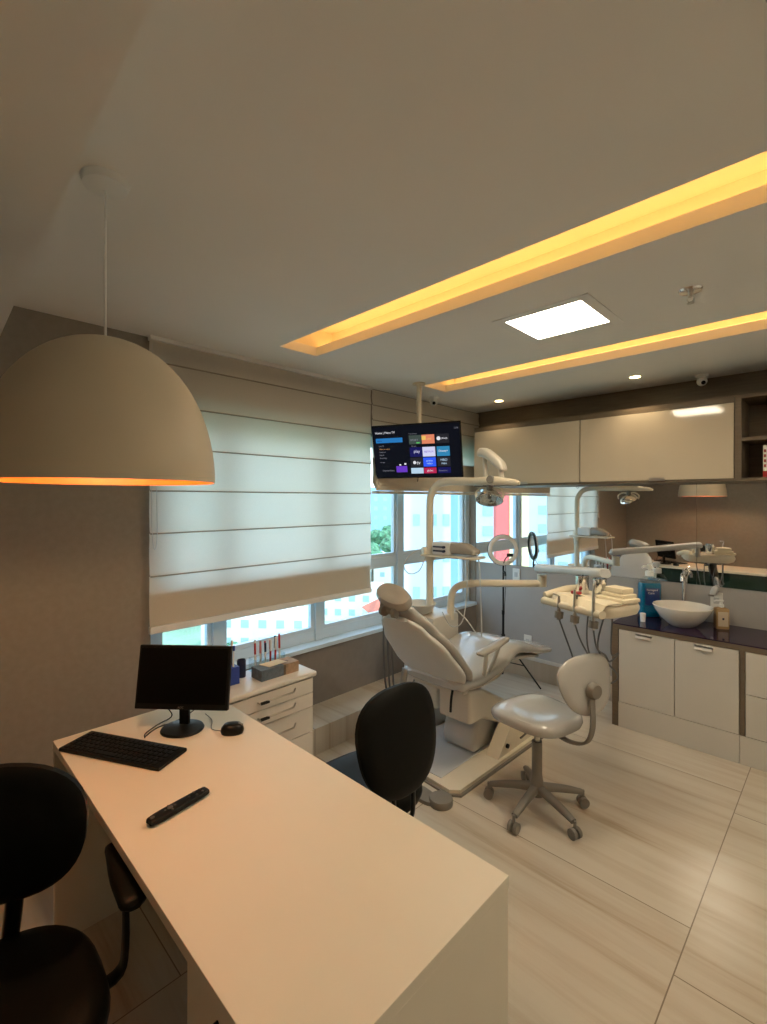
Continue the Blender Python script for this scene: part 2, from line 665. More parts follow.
# ------------------------------------------------------------ ceiling things
t = thing('ceiling_light_panel', (-1.055, 2.33, H), 'square white led panel recessed between the two ceiling coves', 'light')
q = MB()
a, b_, c, d = pan
q.b2(a+.002, b_-.002, c+.002, d-.002, H+.004, H+.014)
q.build('diffuser', M['panel'], t)
q = MB()
for (p0, p1, p2, p3) in ((a-.05, a, c-.05, d+.05), (b_, b_+.05, c-.05, d+.05), (a, b_, c-.05, c), (a, b_, d, d+.05)):
    q.b2(p0, p1, p2, p3, H-.004, H-.0005)
q.build('frame', M['whitep'], t)
q = dup(t, (.45, 2.33, H), 'added square led fill panel further right between the ceiling coves, unseen outside the frame')  # unseen panel added to brighten the floor and right side
q = dup(t, (.55, .74, H), 'added small led fill panel over the desk side, unseen outside the frame')  # unseen panel added to lift the light around desk and pendant
q.scale = (.5, .5, 1)
for k, (x, y) in enumerate(((-2.27, 3.81), (-1.12, 3.76))):
    t = thing('downlight', (x, y, H), ('small recessed warm downlight nearest the window corner', 'small recessed warm downlight above the split between cabinet doors')[k], 'light')
    q = MB()
    q.sup([(.75, H-.001), (.8, H-.006), (1, H-.004), (1, H-.0005)], .045, .045, seg=24, T=Matrix.Translation((x, y, 0)))
    q.build('trim_ring', M['whitep'], t)
    q = MB()
    q.sup([(1, H-.006), (1, H-.0075)], .034, .034, seg=20, T=Matrix.Translation((x, y, 0)))
    q.build('lens', M['downl'], t)
    L = bpy.data.lights.new('downlight_lamp', 'SPOT')
    L.energy = P_DOWN
    L.spot_size = 1.9
    L.spot_blend = .8
    L.color = (1, .75, .45)
    L.shadow_soft_size = .03
    lo = bpy.data.objects.new('downlight_lamp', L)
    COL.objects.link(lo)
    lo.parent = t
    lo.location = (0, 0, -.02)
# sprinkler
t = thing('fire_sprinkler', (-.49, 2.38, H), 'chrome fire sprinkler under the ceiling between panel light and cove', 'sprinkler')
q = MB()
q.sup([(.3, H-.012), (.9, H-.008), (1, H-.0005)], .046, .046, seg=24, T=Matrix.Translation((-.49, 2.38, 0)))
q.build('escutcheon', M['chrome'], t)
q = MB()
q.tube([(-.49, 2.38, H-.01), (-.49, 2.38, H-.03)], .010, 10)
for s in (-1, 1):
    q.tube([(-.49+s*.008, 2.38, H-.028), (-.49+s*.012, 2.38, H-.042), (-.49+s*.003, 2.38, H-.055)], .0025, 6)
q.tube([(-.49, 2.38, H-.054), (-.49, 2.38, H-.058)], .014, 14, smooth=False)
q.build('frame_arms', M['steel'], t)


def seccam(x, y, ang, label):
    t = thing('security_camera', (x, y, H), label, 'camera')
    q = MB()
    T = Matrix.Translation((x, y, 0))
    q.sup([(1, H-.0005), (1, H-.012), (.85, H-.02)], .042, .042, T=T, seg=24)
    q.build('mount', M['whitep'], t)
    q = MB()
    prof = [(math.sin(a*PI/12)*1.0, H-.045-.034*-math.cos(a*PI/12)) for a in range(1, 12)]
    q.sup(prof, .034, .034, T=T, seg=20)
    q.build('ball_housing', M['whitep'], t)
    q = MB()
    dx, dy = math.cos(ang), math.sin(ang)
    q.tube([(x+dx*.024, y+dy*.024, H-.058), (x+dx*.031, y+dy*.031, H-.061)], .014, 14, smooth=False)
    q.build('lens', M['blackp'], t)


seccam(-2.60, 3.28, -PI/4, 'white ball security camera on ceiling behind the television pole')
seccam(-.765, 4.06, -PI/4-.3, 'white ball security camera on ceiling above the right cabinet door')

# ------------------------------------------------------------ pendant lamp
px, py, rz = -1.50, .412, 1.70
t = thing('pendant_lamp', (px, py, rz), 'large cream dome pendant lamp with orange inside hanging over the desk', 'lamp')
T = Matrix.Translation((px, py, 0))
A, HH = .292, .402


def dome(a, h, n=20):
    return [(a*math.sin(PI/2*(1-i/n))**.92 if i < n else .004, rz+h*math.sin(PI/2*i/n)) for i in range(n+1)]


q = MB()
pr = dome(A, HH)
pi_ = [(r, z) for r, z in dome(A-.004, HH-.004)]
q.sup([(r, z) for r, z in pr]+[], 1, 1, T=T, seg=72, cap=False)
q.sup([(A-.002, rz-.0), (A, rz)], 1, 1, T=T, seg=72, cap=False)
q.build('shade', M['shade'], t)
q = MB()
q.sup([(A-.0015, rz)]+pi_, 1, 1, T=T, seg=72, cap=False)
q.build('inner_lining', M['copper'], t)
q = MB()
q.tube([(px, py, rz+.22), (px, py, rz+HH-.05)], .02, 14, smooth=False)
q.build('socket', M['shade'], t)
q = MB()
q.tube([(px, py, rz+HH), (px-.003, py, 2.3), (px, py, H-.01)], .0035, 8)
q.build('cord', M['whitep'], t)
q = MB()
q.sup([(.15, H-.028), (.9, H-.02), (1, H-.0005)], .062, .062, T=T, seg=32)
q.build('canopy', M['whitep'], t)
q = MB()
q.sup([(math.sin(PI*i/12), rz+.18+.035*-math.cos(PI*i/12)) for i in range(1, 12)], .032, .032, T=T, seg=20)
q.build('bulb', M['bulb'], t)
L = bpy.data.lights.new('pendant_light', 'POINT')
L.energy = P_PENDANT
L.color = (1, .68, .33)
L.shadow_soft_size = .04
lo = bpy.data.objects.new('pendant_light', L)
COL.objects.link(lo)
lo.parent = t
lo.location = (0, 0, .11)

# ------------------------------------------------------------ mirror, cabinets
for k, (a, b_) in enumerate(((X0+.005, -.824), (-.822, X1-.005))):
    q = MB()
    q.b2(a, b_, Y1-.008, Y1-.001, 1.017, 1.775)
    o = q.build('wall_mirror', M['mirror'], loc=((a+b_)/2, Y1, 1.017))
    tag(o, ('long frameless mirror panel reaching from window corner to the joint', 'frameless mirror panel right of the joint above the basin tap')[k], 'mirror')
UF, UZ0, UZ1 = 3.85, 1.775, 2.335


def wallcab(a, b_, label, hx):
    t = thing('wall_cabinet', ((a+b_)/2, Y1, UZ0), label, 'cabinet')
    q = MB()
    q.b2(a, b_, UF+.02, Y1-.001, UZ0, UZ0+.018)
    q.b2(a, b_, UF+.02, Y1-.001, UZ1-.018, UZ1)
    q.b2(a, a+.018, UF+.02, Y1-.001, UZ0+.018, UZ1-.018)
    q.b2(b_-.018, b_, UF+.02, Y1-.001, UZ0+.018, UZ1-.018)
    q.b2(a+.018, b_-.018, Y1-.02, Y1-.002, UZ0+.018, UZ1-.018)
    q.b2(a, b_, UF, UF+.02, UZ0, UZ0+.016)
    q.b2(a, b_, UF, UF+.02, UZ1-.042, UZ1)
    q.build('carcass', M['brown'], t)
    q = MB()
    zc_ = (UZ0+.018+UZ1-.044)/2
    q.box(((a+b_)/2, UF+.0045, zc_), (b_-a-.006, .019, UZ1-UZ0-.062), .002, R=Matrix.Rotation(math.radians(-.9), 3, 'X'))
    d = q.build('door', M['cream_gloss'], t)
    q = MB()
    q.b2(hx-.05, hx+.05, UF-.018, UF-.002, UZ0+.014, UZ0+.022)
    q.b2(hx-.05, hx+.05, UF-.018, UF-.014, UZ0+.022, UZ0+.036)
    q.build('handle', M['steel'], d)


wallcab(-2.56, -1.557, 'cream glossy wall cabinet nearer the window corner', -2.06)
wallcab(-1.555, -.545, 'cream glossy wall cabinet beside the open shelves', -1.0)
t = thing('open_shelf_unit', (.1, Y1, UZ0), 'taupe wooden open shelf unit at the right end of wall cabinets', 'shelf')
q = MB()
a, b_ = -.543, .9
q.b2(a, b_, UF, Y1-.001, UZ0, UZ0+.02)
q.b2(a, b_, UF, Y1-.001, UZ1-.022, UZ1)
q.b2(a, a+.035, UF, Y1-.001, UZ0+.02, UZ1-.022)
q.b2(b_-.03, b_, UF, Y1-.001, UZ0+.02, UZ1-.022)
q.b2(a+.035, b_-.03, Y1-.015, Y1-.002, UZ0+.02, UZ1-.022)
q.build('carcass', M['brown'], t)
q = MB()
q.b2(a+.036, b_-.031, UF+.005, Y1-.016, 2.035, 2.058)
q.build('shelf', M['brown'], t)
for k in range(3):
    bt = thing('book', (-.383+k*.05, 3.98, UZ0+.02), ('white and red box file standing first from left on lower open shelf', 'red book second in the row on the lower open shelf', 'white book third in the row on the lower open shelf')[k], 'book')
    q = MB()
    x = -.383+k*.046
    q.b2(x-.018, x+.018, 3.885, 4.08, UZ0+.0205, UZ0+.225, .002)
    q.build('cover', M['red'] if k == 1 else M['whitep'], bt)
    q = MB()
    q.b2(x-.0182, x+.0182, 3.8825, 3.8848, UZ0+.022, UZ0+.06)
    q.build('spine_band', M['red'] if k != 1 else M['whitep'], bt)
    for j in range(4):
        q = MB()
        q.b2(x-.013, x-.003, 3.883, 3.8848, UZ0+.085+j*.032, UZ0+.103+j*.032)
        q.build('spine_mark', M['red'] if k != 1 else M['whitep'], bt)
    bt.location.x = -.383+k*.046
# base run
BF, BT = 3.69, .75
t = thing('countertop', (-.2, BF, 0), 'dark aubergine glass worktop with taupe wooden edge and end panel', 'worktop')
q = MB()
q.b2(-1.256, 1.0, BF, Y1-.001, BT-.042, BT-.008)
q.b2(-1.256, -1.213, BF, Y1-.001, 0, BT-.042)
q.build('wooden_frame', M['brown'], t)
q = MB()
q.b2(-1.258, 1.0, BF-.002, Y1-.001, BT-.0078, BT, .001)
q.build('glass_top', M['purple'], t)
t = thing('base_cabinet', (-.85, BF, 0), 'greige two-door base cabinet under the round basin', 'cabinet')
q = MB()
q.b2(-1.212, -.497, BF+.02, 4.15, .18, BT-.043)
q.b2(-1.212, -.497, BF, 4.15, 0, .178)
q.build('body', M['door_white'], t)
for (a, b_) in ((-1.209, -.856), (-.852, -.500)):
    q = MB()
    q.b2(a, b_, BF+.001, BF+.019, .181, BT-.045, .0015)
    d = q.build('door', M['door_white'], t)
    q = MB()
    c = (a+b_)/2-.01
    q.b2(c-.05, c+.05, BF-.018, BF+.001, BT-.062, BT-.052)
    q.b2(c-.05, c+.05, BF-.018, BF-.014, BT-.080, BT-.052)
    q.build('handle', M['whitep'], d)
t = thing('drawer_cabinet', (0, BF, 0), 'greige base drawer cabinet right of the dark upright at the frame edge', 'cabinet')
q = MB()
q.b2(-.496, -.470, BF, 4.15, .18, BT-.043)
q.build('dark_upright', M['brown_dark'], t)
q = MB()
q.b2(-.469, .96, BF+.02, 4.15, .18, BT-.043)
q.b2(-.495, .96, BF, 4.15, 0, .178)
q.build('body', M['door_white'], t)
for (z0, z1) in ((.181, .44), (.444, BT-.045)):
    q = MB()
    q.b2(-.466, .25, BF+.001, BF+.019, z0, z1, .0015)
    q.build('drawer_front', M['door_white'], t)
# sockets
for k, (x, z, lab) in enumerate(((-2.19, .31, 'white wall socket low on the wall beyond the ring light'), (-1.105, .93, 'white wall socket behind the blue mouthwash bottle'), (-.70, .915, 'white wall socket behind the soap pump'), (-2.31, .93, 'white wall socket under the mirror behind the ring light stand'))):
    t = thing('wall_socket', (x, Y1, z), lab, 'socket')
    q = MB()
    q.box((x, Y1-.006, z), (.075, .01, .115 if k != 2 else .12), .003)
    q.build('plate', M['whitep'], t)
    q = MB()
    q.box((x, Y1-.012, z), (.035, .004, .045), .002)
    q.build('insert', M['dgrey'], t)

# vessel basin
bx, by = -.862, 3.935
t = thing('vessel_basin', (bx, by, BT), 'white porcelain bowl basin standing on the dark glass worktop', 'basin')
T = Matrix.Translation((bx, by, BT))
q = MB()
pr = [(.07, 0), (.078, .004), (.10, .02), (.145, .065), (.175, .115), (.186, .143), (.183, .147), (.178, .143), (.165, .115), (.135, .068), (.09, .03), (.03, .022)]
q.sup(pr, 1, 1, T=T, seg=56)
q.build('bowl', M['porcelain'], t)
q = MB()
q.sup([(1, .022), (.9, .026)], .022, .022, T=T, seg=20)
q.build('drain', M['chrome'], t)
t = thing('basin_tap', (-.90, 4.16, BT), 'chrome tall curved tap standing behind the bowl basin', 'tap')
q = MB()
q.sup([(1, BT), (1, BT+.01), (.6, BT+.016)], .026, .026, T=Matrix.Translation((-.90, 4.16, 0)), seg=20)
q.tube([(-.90, 4.16, BT+.01), (-.90, 4.16, BT+.22), (-.90, 4.16, BT+.30), (-.895, 4.11, BT+.345), (-.89, 4.07, BT+.34), (-.888, 4.05, BT+.30)], .011, 12)
q.build('spout', M['chrome'], t)
q = MB()
q.tube([(-.90, 4.16, BT+.335), (-.90, 4.16, BT+.365), (-.89, 4.10, BT+.385)], .008, 10)
q.build('lever', M['chrome'], t)
# mouthwash
t = thing('mouthwash_bottle', (-1.115, 4.085, BT), 'large clear bottle of blue mouthwash with pump on worktop', 'bottle')
cx, cy = -1.115, 4.085
rotm = Matrix.Rotation(math.radians(40), 4, 'Z')
T = Matrix.Translation((cx, cy, BT)) @ rotm
q = MB()
q.sup([(.86, .003), (.97, .012), (1, .05), (.93, .08), (.93, .10), (1, .13), (1, .245), (.93, .262)], .079, .05, 3, T=T)
q.build('liquid', M['wash'], t)
q = MB()
q.sup([(.9, 0), (1.03, .012), (1.03, .05), (.97, .08), (.97, .10), (1.03, .13), (1.03, .25), (.98, .275), (.6, .30), (.33, .31), (.33, .33)], .079, .05, 3, T=T, cap=False)
q.build('bottle', M['clear'], t)
q = MB()
q.sup([(1, .312), (1, .345), (.9, .35)], .03, .03, 2, T=T)
q.tube([T @ Vector((0, 0, .35)), T @ Vector((0, 0, .37))], .01, 10, smooth=False)
q.sup([(1, .368), (1.1, .39), (.6, .402)], .02, .02, 2, T=T)
q.tube([T @ Vector((0, 0, .385)), T @ Vector((-.045, 0, .385)), T @ Vector((-.055, 0, .375))], .008, 8, smooth=False)
q.build('pump', M['whitep'], t)
q = MB()
q.box(T @ Vector((-.002, -.0535, .16)), (.105, .002, .13), .0, R=rotm.to_3x3())
lb = q.build('label', M['washl'], t)
nT = T @ basis(Vector((-.045, -.055, .205)), Vector((1, 0, 0)), Vector((0, 0, 1)), Vector((0, -1, 0)))
text('lettering', 'Periogard', .021, M['whitep'], lb, nT)
nT = T @ basis(Vector((-.035, -.055, .18)), Vector((1, 0, 0)), Vector((0, 0, 1)), Vector((0, -1, 0)))
text('lettering', 'Care', .024, M['whitep'], lb, nT)
q = MB()
q.sup([(.8, 0), (1, .06), (.95, .062), (.75, .01)], .02, .02, 2, T=Matrix.Translation((-1.10, 3.87, BT)))
tag(q.build('measuring_cup', M['whitep'], loc=(-1.10, 3.87, BT)), 'small white dosing cup in front of the mouthwash bottle', 'cup')
# soap
cx, cy = -.648, 4.05
T = Matrix.Translation((cx, cy, BT)) @ Matrix.Rotation(math.radians(30), 4, 'Z')
t = thing('soap_dispenser', (cx, cy, BT), 'square amber soap pump bottle with cream label right of basin', 'dispenser')
q = MB()
q.sup([(.95, 0), (1, .006), (1, .135), (.9, .142), (.35, .15)], .042, .03, 6, T=T)
q.build('bottle', M['amber'], t)
q = MB()
q.box(T @ Vector((0, -.031, .07)), (.062, .002, .10), 0, R=Matrix.Rotation(math.radians(30), 3, 'Z'))
lb = q.build('label', M['label'], t)
q = MB()
q.box(T @ Vector((0, -.0325, .072)), (.012, .001, .014), 0, R=Matrix.Rotation(math.radians(30), 3, 'Z'))
q.build('printed_mark', M['navy'], lb)
q = MB()
q.sup([(1, .148), (1, .168)], .016, .016, 2, T=T)
q.tube([T @ Vector((0, 0, .166)), T @ Vector((0, 0, .19))], .006, 8, smooth=False)
q.tube([T @ Vector((.012, 0, .193)), T @ Vector((-.03, 0, .193)), T @ Vector((-.045, 0, .188))], .007, 8, smooth=False)
q.build('pump', M['whitep'], t)
t = thing('plug_in_freshener', (-.70, 4.17, .94), 'small whitish plug-in device on the socket under the mirror', 'device')
q = MB()
q.sup([(.8, -.03), (1, -.012), (1, .018), (.6, .036), (.2, .042)], .022, .018, 2.4, T=Matrix.Translation((-.71, 4.165, .985)) @ Matrix.Rotation(.35, 4, 'Y'))
q.build('housing', M['dgrey'], t)
q = MB()
q.tube([(-.71, 4.15, .955), (-.74, 4.13, .96)], .006, 8, smooth=False)
q.build('nozzle', M['gplastic'], t)

# ------------------------------------------------------------ television
C0 = Vector((-2.35, 2.752, 2.02))
n0 = Vector((.381, -.9246, 0)).normalized()
X = Vector((0, 0, 1)).cross(n0).normalized()
tl = math.radians(14)
N = (n0*math.cos(tl)-Vector((0, 0, 1))*math.sin(tl)).normalized()
Yv = N.cross(X).normalized()
TV = basis(C0, X, Yv, N)
TR = TV.to_3x3()
t = thing('television', tuple(C0), 'flat television with app menu hanging on a ceiling pole by window', 'television')
q = MB()
q.box(C0-N*.012, (.725, .43, .024), .004, R=TR)
q.box(C0-N*.04, (.45, .26, .04), .012, R=TR)
q.build('housing', M['blackp'], t)


def emi(name, c, s=1.0):
    return mat(name, [v*.05 for v in c], .5, emit=[v*.62 for v in c], es=s, var=0, spec=.1)


M['scr'] = emi('screen_backdrop', (.004, .005, .009))
M['s_blue'] = emi('screen_blue', (.02, .17, .45))
M['s_white'] = emi('screen_white', (.75, .75, .8))
M['s_dim'] = emi('screen_dim_text', (.22, .22, .26))
M['s_orange'] = emi('screen_orange', (.5, .25, .1))
tiles = {'s_purple': (.13, .04, .5), 's_lilac': (.62, .62, .85), 's_royal': (.03, .1, .85), 's_teal': (.03, .22, .42), 's_warm': (.7, .22, .12), 's_black': (.02, .02, .025), 's_red': (.45, .02, .08), 's_pale': (.45, .62, .78), 's_navy': (.01, .01, .09), 's_dg': (.05, .07, .06), 's_green': (.1, .45, .12), 's_yel': (.8, .5, .12)}
for k, v in tiles.items():
    M[k] = emi(k.replace('s_', 'tile_'), v)
q = MB()
q.box(C0+N*.0006, (.707, .405, .0012), 0, R=TR)
scn = q.build('screen', M['scr'], t)


def tvbox(nm, x0, x1, y0, y1, m_, lift=.0018, parent=None):
    q = MB()
    x0, x1 = x0*1.08+.03, x1*1.08+.03
    q.box(C0+TR @ Vector(((x0+x1)/2, (y0+y1)/2, lift)), (x1-x0, y1-y0, .0008), 0, R=TR)
    return q.build(nm, M[m_], parent or scn)


def tvt(s, x, y, size, m_='s_white', al='LEFT'):
    text('screen_text', s, size*1.08, M[m_], scn, TV @ Matrix.Translation((x*1.08+.03, y, .0032)), .0002, al)


tvt('Home | Menu TV', -.335, .148, .022)
tvt('12:30', .26, .16, .014, 's_dim')
tvbox('menu_bar', -.335, -.125, .075, .112, 's_blue')
tvt('Home', -.325, .087, .016, 's_navy')
for k, s in enumerate(('Live TV', 'What to watch', 'Featured', 'Search', 'Streaming')):
    tvt(s, -.315, .045-k*.024, .014, 's_orange' if k == 1 else 's_dim')
tvt('Settings', -.315, -.085, .012, 's_dim')
tvbox('banner', -.19, -.105, -.165, -.115, 's_purple')
tvt('Channel Store', -.30, -.155, .016, 's_dim')
tvbox('banner_dot', -.125, -.11, -.105, -.092, 's_white')
tvbox('banner_dot', -.165, -.15, -.11, -.10, 's_white')
cx = (-.075, .022, .128)
cw = .088
rows = [(.055, .125), (-.045, .030), (-.125, -.053), (-.178, -.133)]
tc_ = [['s_dg', 's_warm', 's_black'], ['s_navy', 's_lilac', 's_teal'], ['s_black', 's_royal', 's_black'], ['s_pale', 's_red', 's_navy']]
for r_, (y0, y1) in enumerate(rows):
    for c_ in range(3):
        tvbox('app_tile', cx[c_], cx[c_]+cw+.006, y0, y1, tc_[r_][c_])
tvt('Your channels', -.075, .134, .011, 's_dim')
tvt('My apps', -.06, .036, .011, 's_dim')
tvt('SPORT', -.065, .080, .02, 's_dim')
tvbox('app_tile_patch', -.02, .005, .06, .07, 's_green', .003)
tvbox('app_tile_patch', .022, .052, .085, .115, 's_yel', .003)
tvt('LIVE', .06, .085, .018, 's_yel')
q = MB()
q.sup([(1, .0022), (1, .003)], .015, .015, 2, T=TV @ Matrix.Translation((.188, .092, 0)))
q.build('app_disc', M['s_white'], scn)
tvt('SPACE', .166, .085, .016)
tvt('play', -.045, -.012, .03, 's_lilac')
tvt('NETFLIX', .069, -.014, .019, 's_purple', 'CENTER')
tvt('Disney+', .176, -.012, .021, 's_white', 'CENTER')
tvt('tv', -.03, -.105, .04, 's_white')
q = MB()
q.sup([(1, .0022), (1, .003)], .012, .013, 2, T=TV @ Matrix.Translation((-.018, -.09, 0)))
q.build('app_disc', M['s_white'], scn)
tvt('prime\nvideo', .069, -.085, .02, 's_pale', 'CENTER')
tvt('HBO\nmax', .176, -.083, .024, 's_pale', 'CENTER')
tvt('globo', .069, -.163, .02, 's_white', 'CENTER')
tvt('Paramount', .135, -.163, .014, 's_dim')
q = MB()
q.tube([(C0.x+.02, C0.y-.01, C0.z-.20), (C0.x+.03, C0.y-.02, C0.z-.235), (C0.x+.045, C0.y-.03, C0.z-.235), (C0.x+.04, C0.y-.02, C0.z-.20)], .002, 6)
q.build('cable_loop', M['blackp'], t)
t.scale = (.965, .965, .965)
pp = C0-N*.075
t2 = thing('ceiling_pole_mount', (pp.x, pp.y, H), 'cream tubular ceiling pole carrying the television', 'mount')
q = MB()
q.tube([(pp.x, pp.y, C0.z-.02), (pp.x, pp.y, H-.003)], .019, 16, smooth=False)
q.build('pole', M['creaml'], t2)
q = MB()
q.sup([(1, H-.012), (1, H-.0008)], .05, .05, 2, T=Matrix.Translation((pp.x, pp.y, 0)))
q.build('ceiling_plate', M['creaml'], t2)
q = MB()
q.box(C0-N*.066, (.16, .16, .008), .002, R=TR)
q.build('bracket', M['blackm'], t2)

# ------------------------------------------------------------ desk
DX0, DX1, DY0, DY1, DZ = -2.13, -.585, .408, 1.028, .75
t = thing('desk', ((DX0+DX1)/2, (DY0+DY1)/2, 0), 'long matt white desk under the dome pendant lamp', 'desk')
q = MB()
q.b2(DX0, DX1, DY0, DY1, DZ-.028, DZ, .002)
q.build('desktop', M['laminate'], t)
q = MB()
q.b2(DX1-.028, DX1-.001, DY0+.002, DY1-.002, 0, DZ-.0285, .001)
q.build('end_panel', M['laminate'], t)
q = MB()
q.b2(DX0+.001, DX0+.028, DY0+.002, DY1-.002, 0, DZ-.0285, .001)
q.build('end_panel', M['laminate'], t)
q = MB()
q.b2(DX0+.029, DX1-.029, DY1-.05, DY1-.032, .25, DZ-.029)
q.build('modesty_panel', M['laminate'], t)
q = MB()
q.b2(DX0+.03, DX1-.03, DY1-.030, DY1-.024, .25, DZ-.03)
q.build('green_glass_panel', M['green'], t)
t = thing('drawer_pedestal', (-.8, .65, 0), 'white drawer pedestal beneath the near end of the desk', 'drawers')
q = MB()
q.b2(-1.0, -.615, .445, .97, .04, DZ-.03)
q.b2(-.99, -.625, .46, .96, 0, .04)
q.build('body', M['laminate'], t)
for (z0, z1) in ((.50, .715), (.28, .496), (.045, .276)):
    q = MB()
    q.b2(-.998, -.617, .428, .4445, z0, z1, .0015)
    d = q.build('drawer', M['laminate'], t)
    q = MB()
    zc = z1-.06
    q.tube([(-.86, .430, zc), (-.86, .405, zc), (-.76, .405, zc), (-.76, .430, zc)], .005, 8, smooth=False)
    q.build('handle', M['blackm'], d)

# monitor
base = Vector((-1.872, .785, DZ))
nn = Vector((.66, -.751, 0)).normalized()
X = Vector((0, 0, 1)).cross(nn).normalized()
tl = math.radians(-10)
N = (nn*math.cos(tl)-Vector((0, 0, 1))*math.sin(tl)).normalized()
Yv = N.cross(X).normalized()
Cm = Vector((-1.868, .79, .956))
TR = basis(Vector((0, 0, 0)), X, Yv, N).to_3x3()
t = thing('computer_monitor', tuple(base), 'black computer monitor switched off on round stand at desk corner', 'monitor')
q = MB()
q.sup([(.98, 0), (1, .004), (.95, .010), (.5, .016), (.2, .018)], .082, .072, 2.1, T=Matrix.Translation(base) @ Matrix.Rotation(math.radians(41), 4, 'Z'), seg=40)
q.build('stand_base', M['blackp'], t)
q = MB()
q.box(base+Vector((-.012, .014, .06)), (.04, .018, .11), .005, R=Matrix.Rotation(math.radians(41), 3, 'Z'))
q.build('stand_neck', M['blackp'], t)
q = MB()
q.box(Cm, (.368, .240, .022), .004, R=TR)
q.box(Cm-N*.02, (.24, .15, .03), .01, R=TR)
hs = q.build('housing', M['blackp'], t)
q = MB()
q.box(Cm+N*.0112+Yv*.006, (.350, .208, .0008), 0, R=TR)
q.build('screen', M['screenoff'], t)
text('brand_lettering', 'AOC', .011, M['gplastic'], hs, basis(Cm+N*.0115-Yv*.1145, X, Yv, N), .0003, 'CENTER')
q = MB()
q.tube([Cm-N*.03+X*(-.12)+Vector((0, 0, -.10)), (-1.985, .79, .77), (-1.975, .73, .754), (-1.935, .67, .754), (-1.90, .655, .754)], .0022, 6)
q.tube([Cm-N*.03+X*.02+Vector((0, 0, -.09)), (-1.93, .86, .79), (-1.955, .80, .755), (-1.95, .72, .754), (-1.91, .66, .754)], .0022, 6)
tag(q.build('computer_cable', M['blackp'], loc=(-1.95, .75, DZ)), 'thin dark cables looping behind the black monitor stand', 'cable')
# keyboard
ang = math.atan2(.213, .411)
RK = Matrix.Rotation(ang, 3, 'Z')
TK = Matrix.Translation((-1.862, .567, DZ)) @ Matrix.Rotation(ang, 4, 'Z')
t = thing('keyboard', (-1.862, .567, DZ), 'black desktop keyboard lying on the far desk corner', 'keyboard')
q = MB()
q.box(TK @ Vector((0, 0, .0065)), (.44, .138, .013), .004, R=RK)
q.build('body', M['blackp'], t)
kc = 0
proto = None
for r_ in range(5):
    y = -.05+r_*.0235
    xx = -.205
    while xx < .20:
        wd = .0175
        if r_ == 0 and -.09 < xx < 0:
            wd = .10
        q = MB()
        T2 = TK @ Matrix.Translation((xx+wd/2, y, .0138))
        q.box((0, 0, 0), (wd-.002, .0175, .004), .001)
        if kc >= 95:
            break
        o = q.build('key', M['blackp'], t, loc=(0, 0, 0))
        o.location = (T2.translation-Vector((-1.862, .567, DZ)))
        o.rotation_euler = (0, 0, ang)
        kc += 1
        xx += wd+.004
# mouse
t = thing('computer_mouse', (-1.71, .91, DZ), 'black round computer mouse right of the monitor stand', 'mouse')
q = MB()
T = Matrix.Translation((-1.71, .91, DZ)) @ Matrix.Rotation(.9, 4, 'Z')
q.sup([(.92, 0), (1, .01), (.93, .022), (.7, .034), (.35, .038), (.05, .039)], .044, .032, 2.3, T=T)
q.build('body', M['blackp'], t)
q = MB()
q.tube([T @ Vector((.022, 0, .036)), T @ Vector((.04, 0, .028))], .004, 8, smooth=False)
q.build('scroll_wheel', M['gplastic'], t)
q = MB()
q.tube([(-1.735, .88, .758), (-1.79, .865, .753), (-1.86, .90, .753), (-1.92, .90, .76)], .0016, 6)
q.build('cable', M['gplastic'], t)
# remote
ra = math.atan2(.671-.484, -1.413+1.381)
T = Matrix.Translation((-1.397, .578, DZ)) @ Matrix.Rotation(ra, 4, 'Z')
t = thing('remote_control', (-1.397, .578, DZ), 'slim black remote control in the middle of the desk', 'remote')
q = MB()
q.sweep([T @ Vector((-.098, 0, .010)), ] and [(*(T @ Vector((x, 0, .0105))), w_, h_) for x, w_, h_ in ((-.092, .008, .004), (-.088, .017, .008), (-.05, .020, .0095), (.05, .019, .0085), (.085, .017, .008), (.090, .010, .004))], side=T.to_3x3() @ Vector((0, 1, 0)), n=3.5, smooth=3)
q.build('body', M['blackp'], t)
for (x, y, s_) in ((-.083, 0, .006), (-.03, 0, .008), (-.03, .012, .003), (-.03, -.012, .003), (-.045, 0, .003), (-.015, 0, .003), (.03, 0, .004), (.05, .009, .0035), (.05, -.009, .0035), (.07, .007, .0035), (.07, -.007, .0035)):
    q = MB()
    q.sup([(1, .016), (1, .0208), (.7, .0212)], s_, s_, 2, T=T @ Matrix.Translation((x, y, 0)), seg=14)
    q.build('button', M['gdark'], t)

# ------------------------------------------------------------ side drawer cabinet with desk items
CZ = .68
t = thing('side_cabinet', (-2.32, 1.36, 0), 'low cream four-drawer cabinet between desk end and window', 'cabinet')
q = MB()
q.b2(-2.46, -2.19, 1.06, 1.655, 0, CZ-.03)
q.build('body', M['white'], t)
q = MB()
q.b2(-2.465, -2.165, 1.045, 1.675, CZ-.03, CZ, .012)
q.build('top', M['white'], t)
for k, (z0, z1) in enumerate(((.565, .645), (.485, .561), (.345, .481), (.02, .341))):
    q = MB()
    q.b2(-2.1895, -2.175, 1.065, 1.65, z0, z1, .002)
    d = q.build('drawer', M['white'], t)
    zc = (z0+z1)/2+.008 if k < 3 else z1-.05
    q = MB()
    q.tube([(-2.175, 1.30, zc-.006), (-2.152, 1.30, zc-.006), (-2.146, 1.35, zc), (-2.146, 1.50, zc), (-2.175, 1.53, zc+.004)], .005, 8, smooth=False)
    q.build('handle', M['steel'], d)
    q = MB()
    q.box((-2.148, 1.325, zc-.004), (.014, .05, .014), .003)
    q.build('handle_grip', M['blackp'], d)
t = thing('card_box', (-2.29, 1.48, CZ), 'blue-grey and tan printed card box on the side cabinet', 'box')
q = MB()
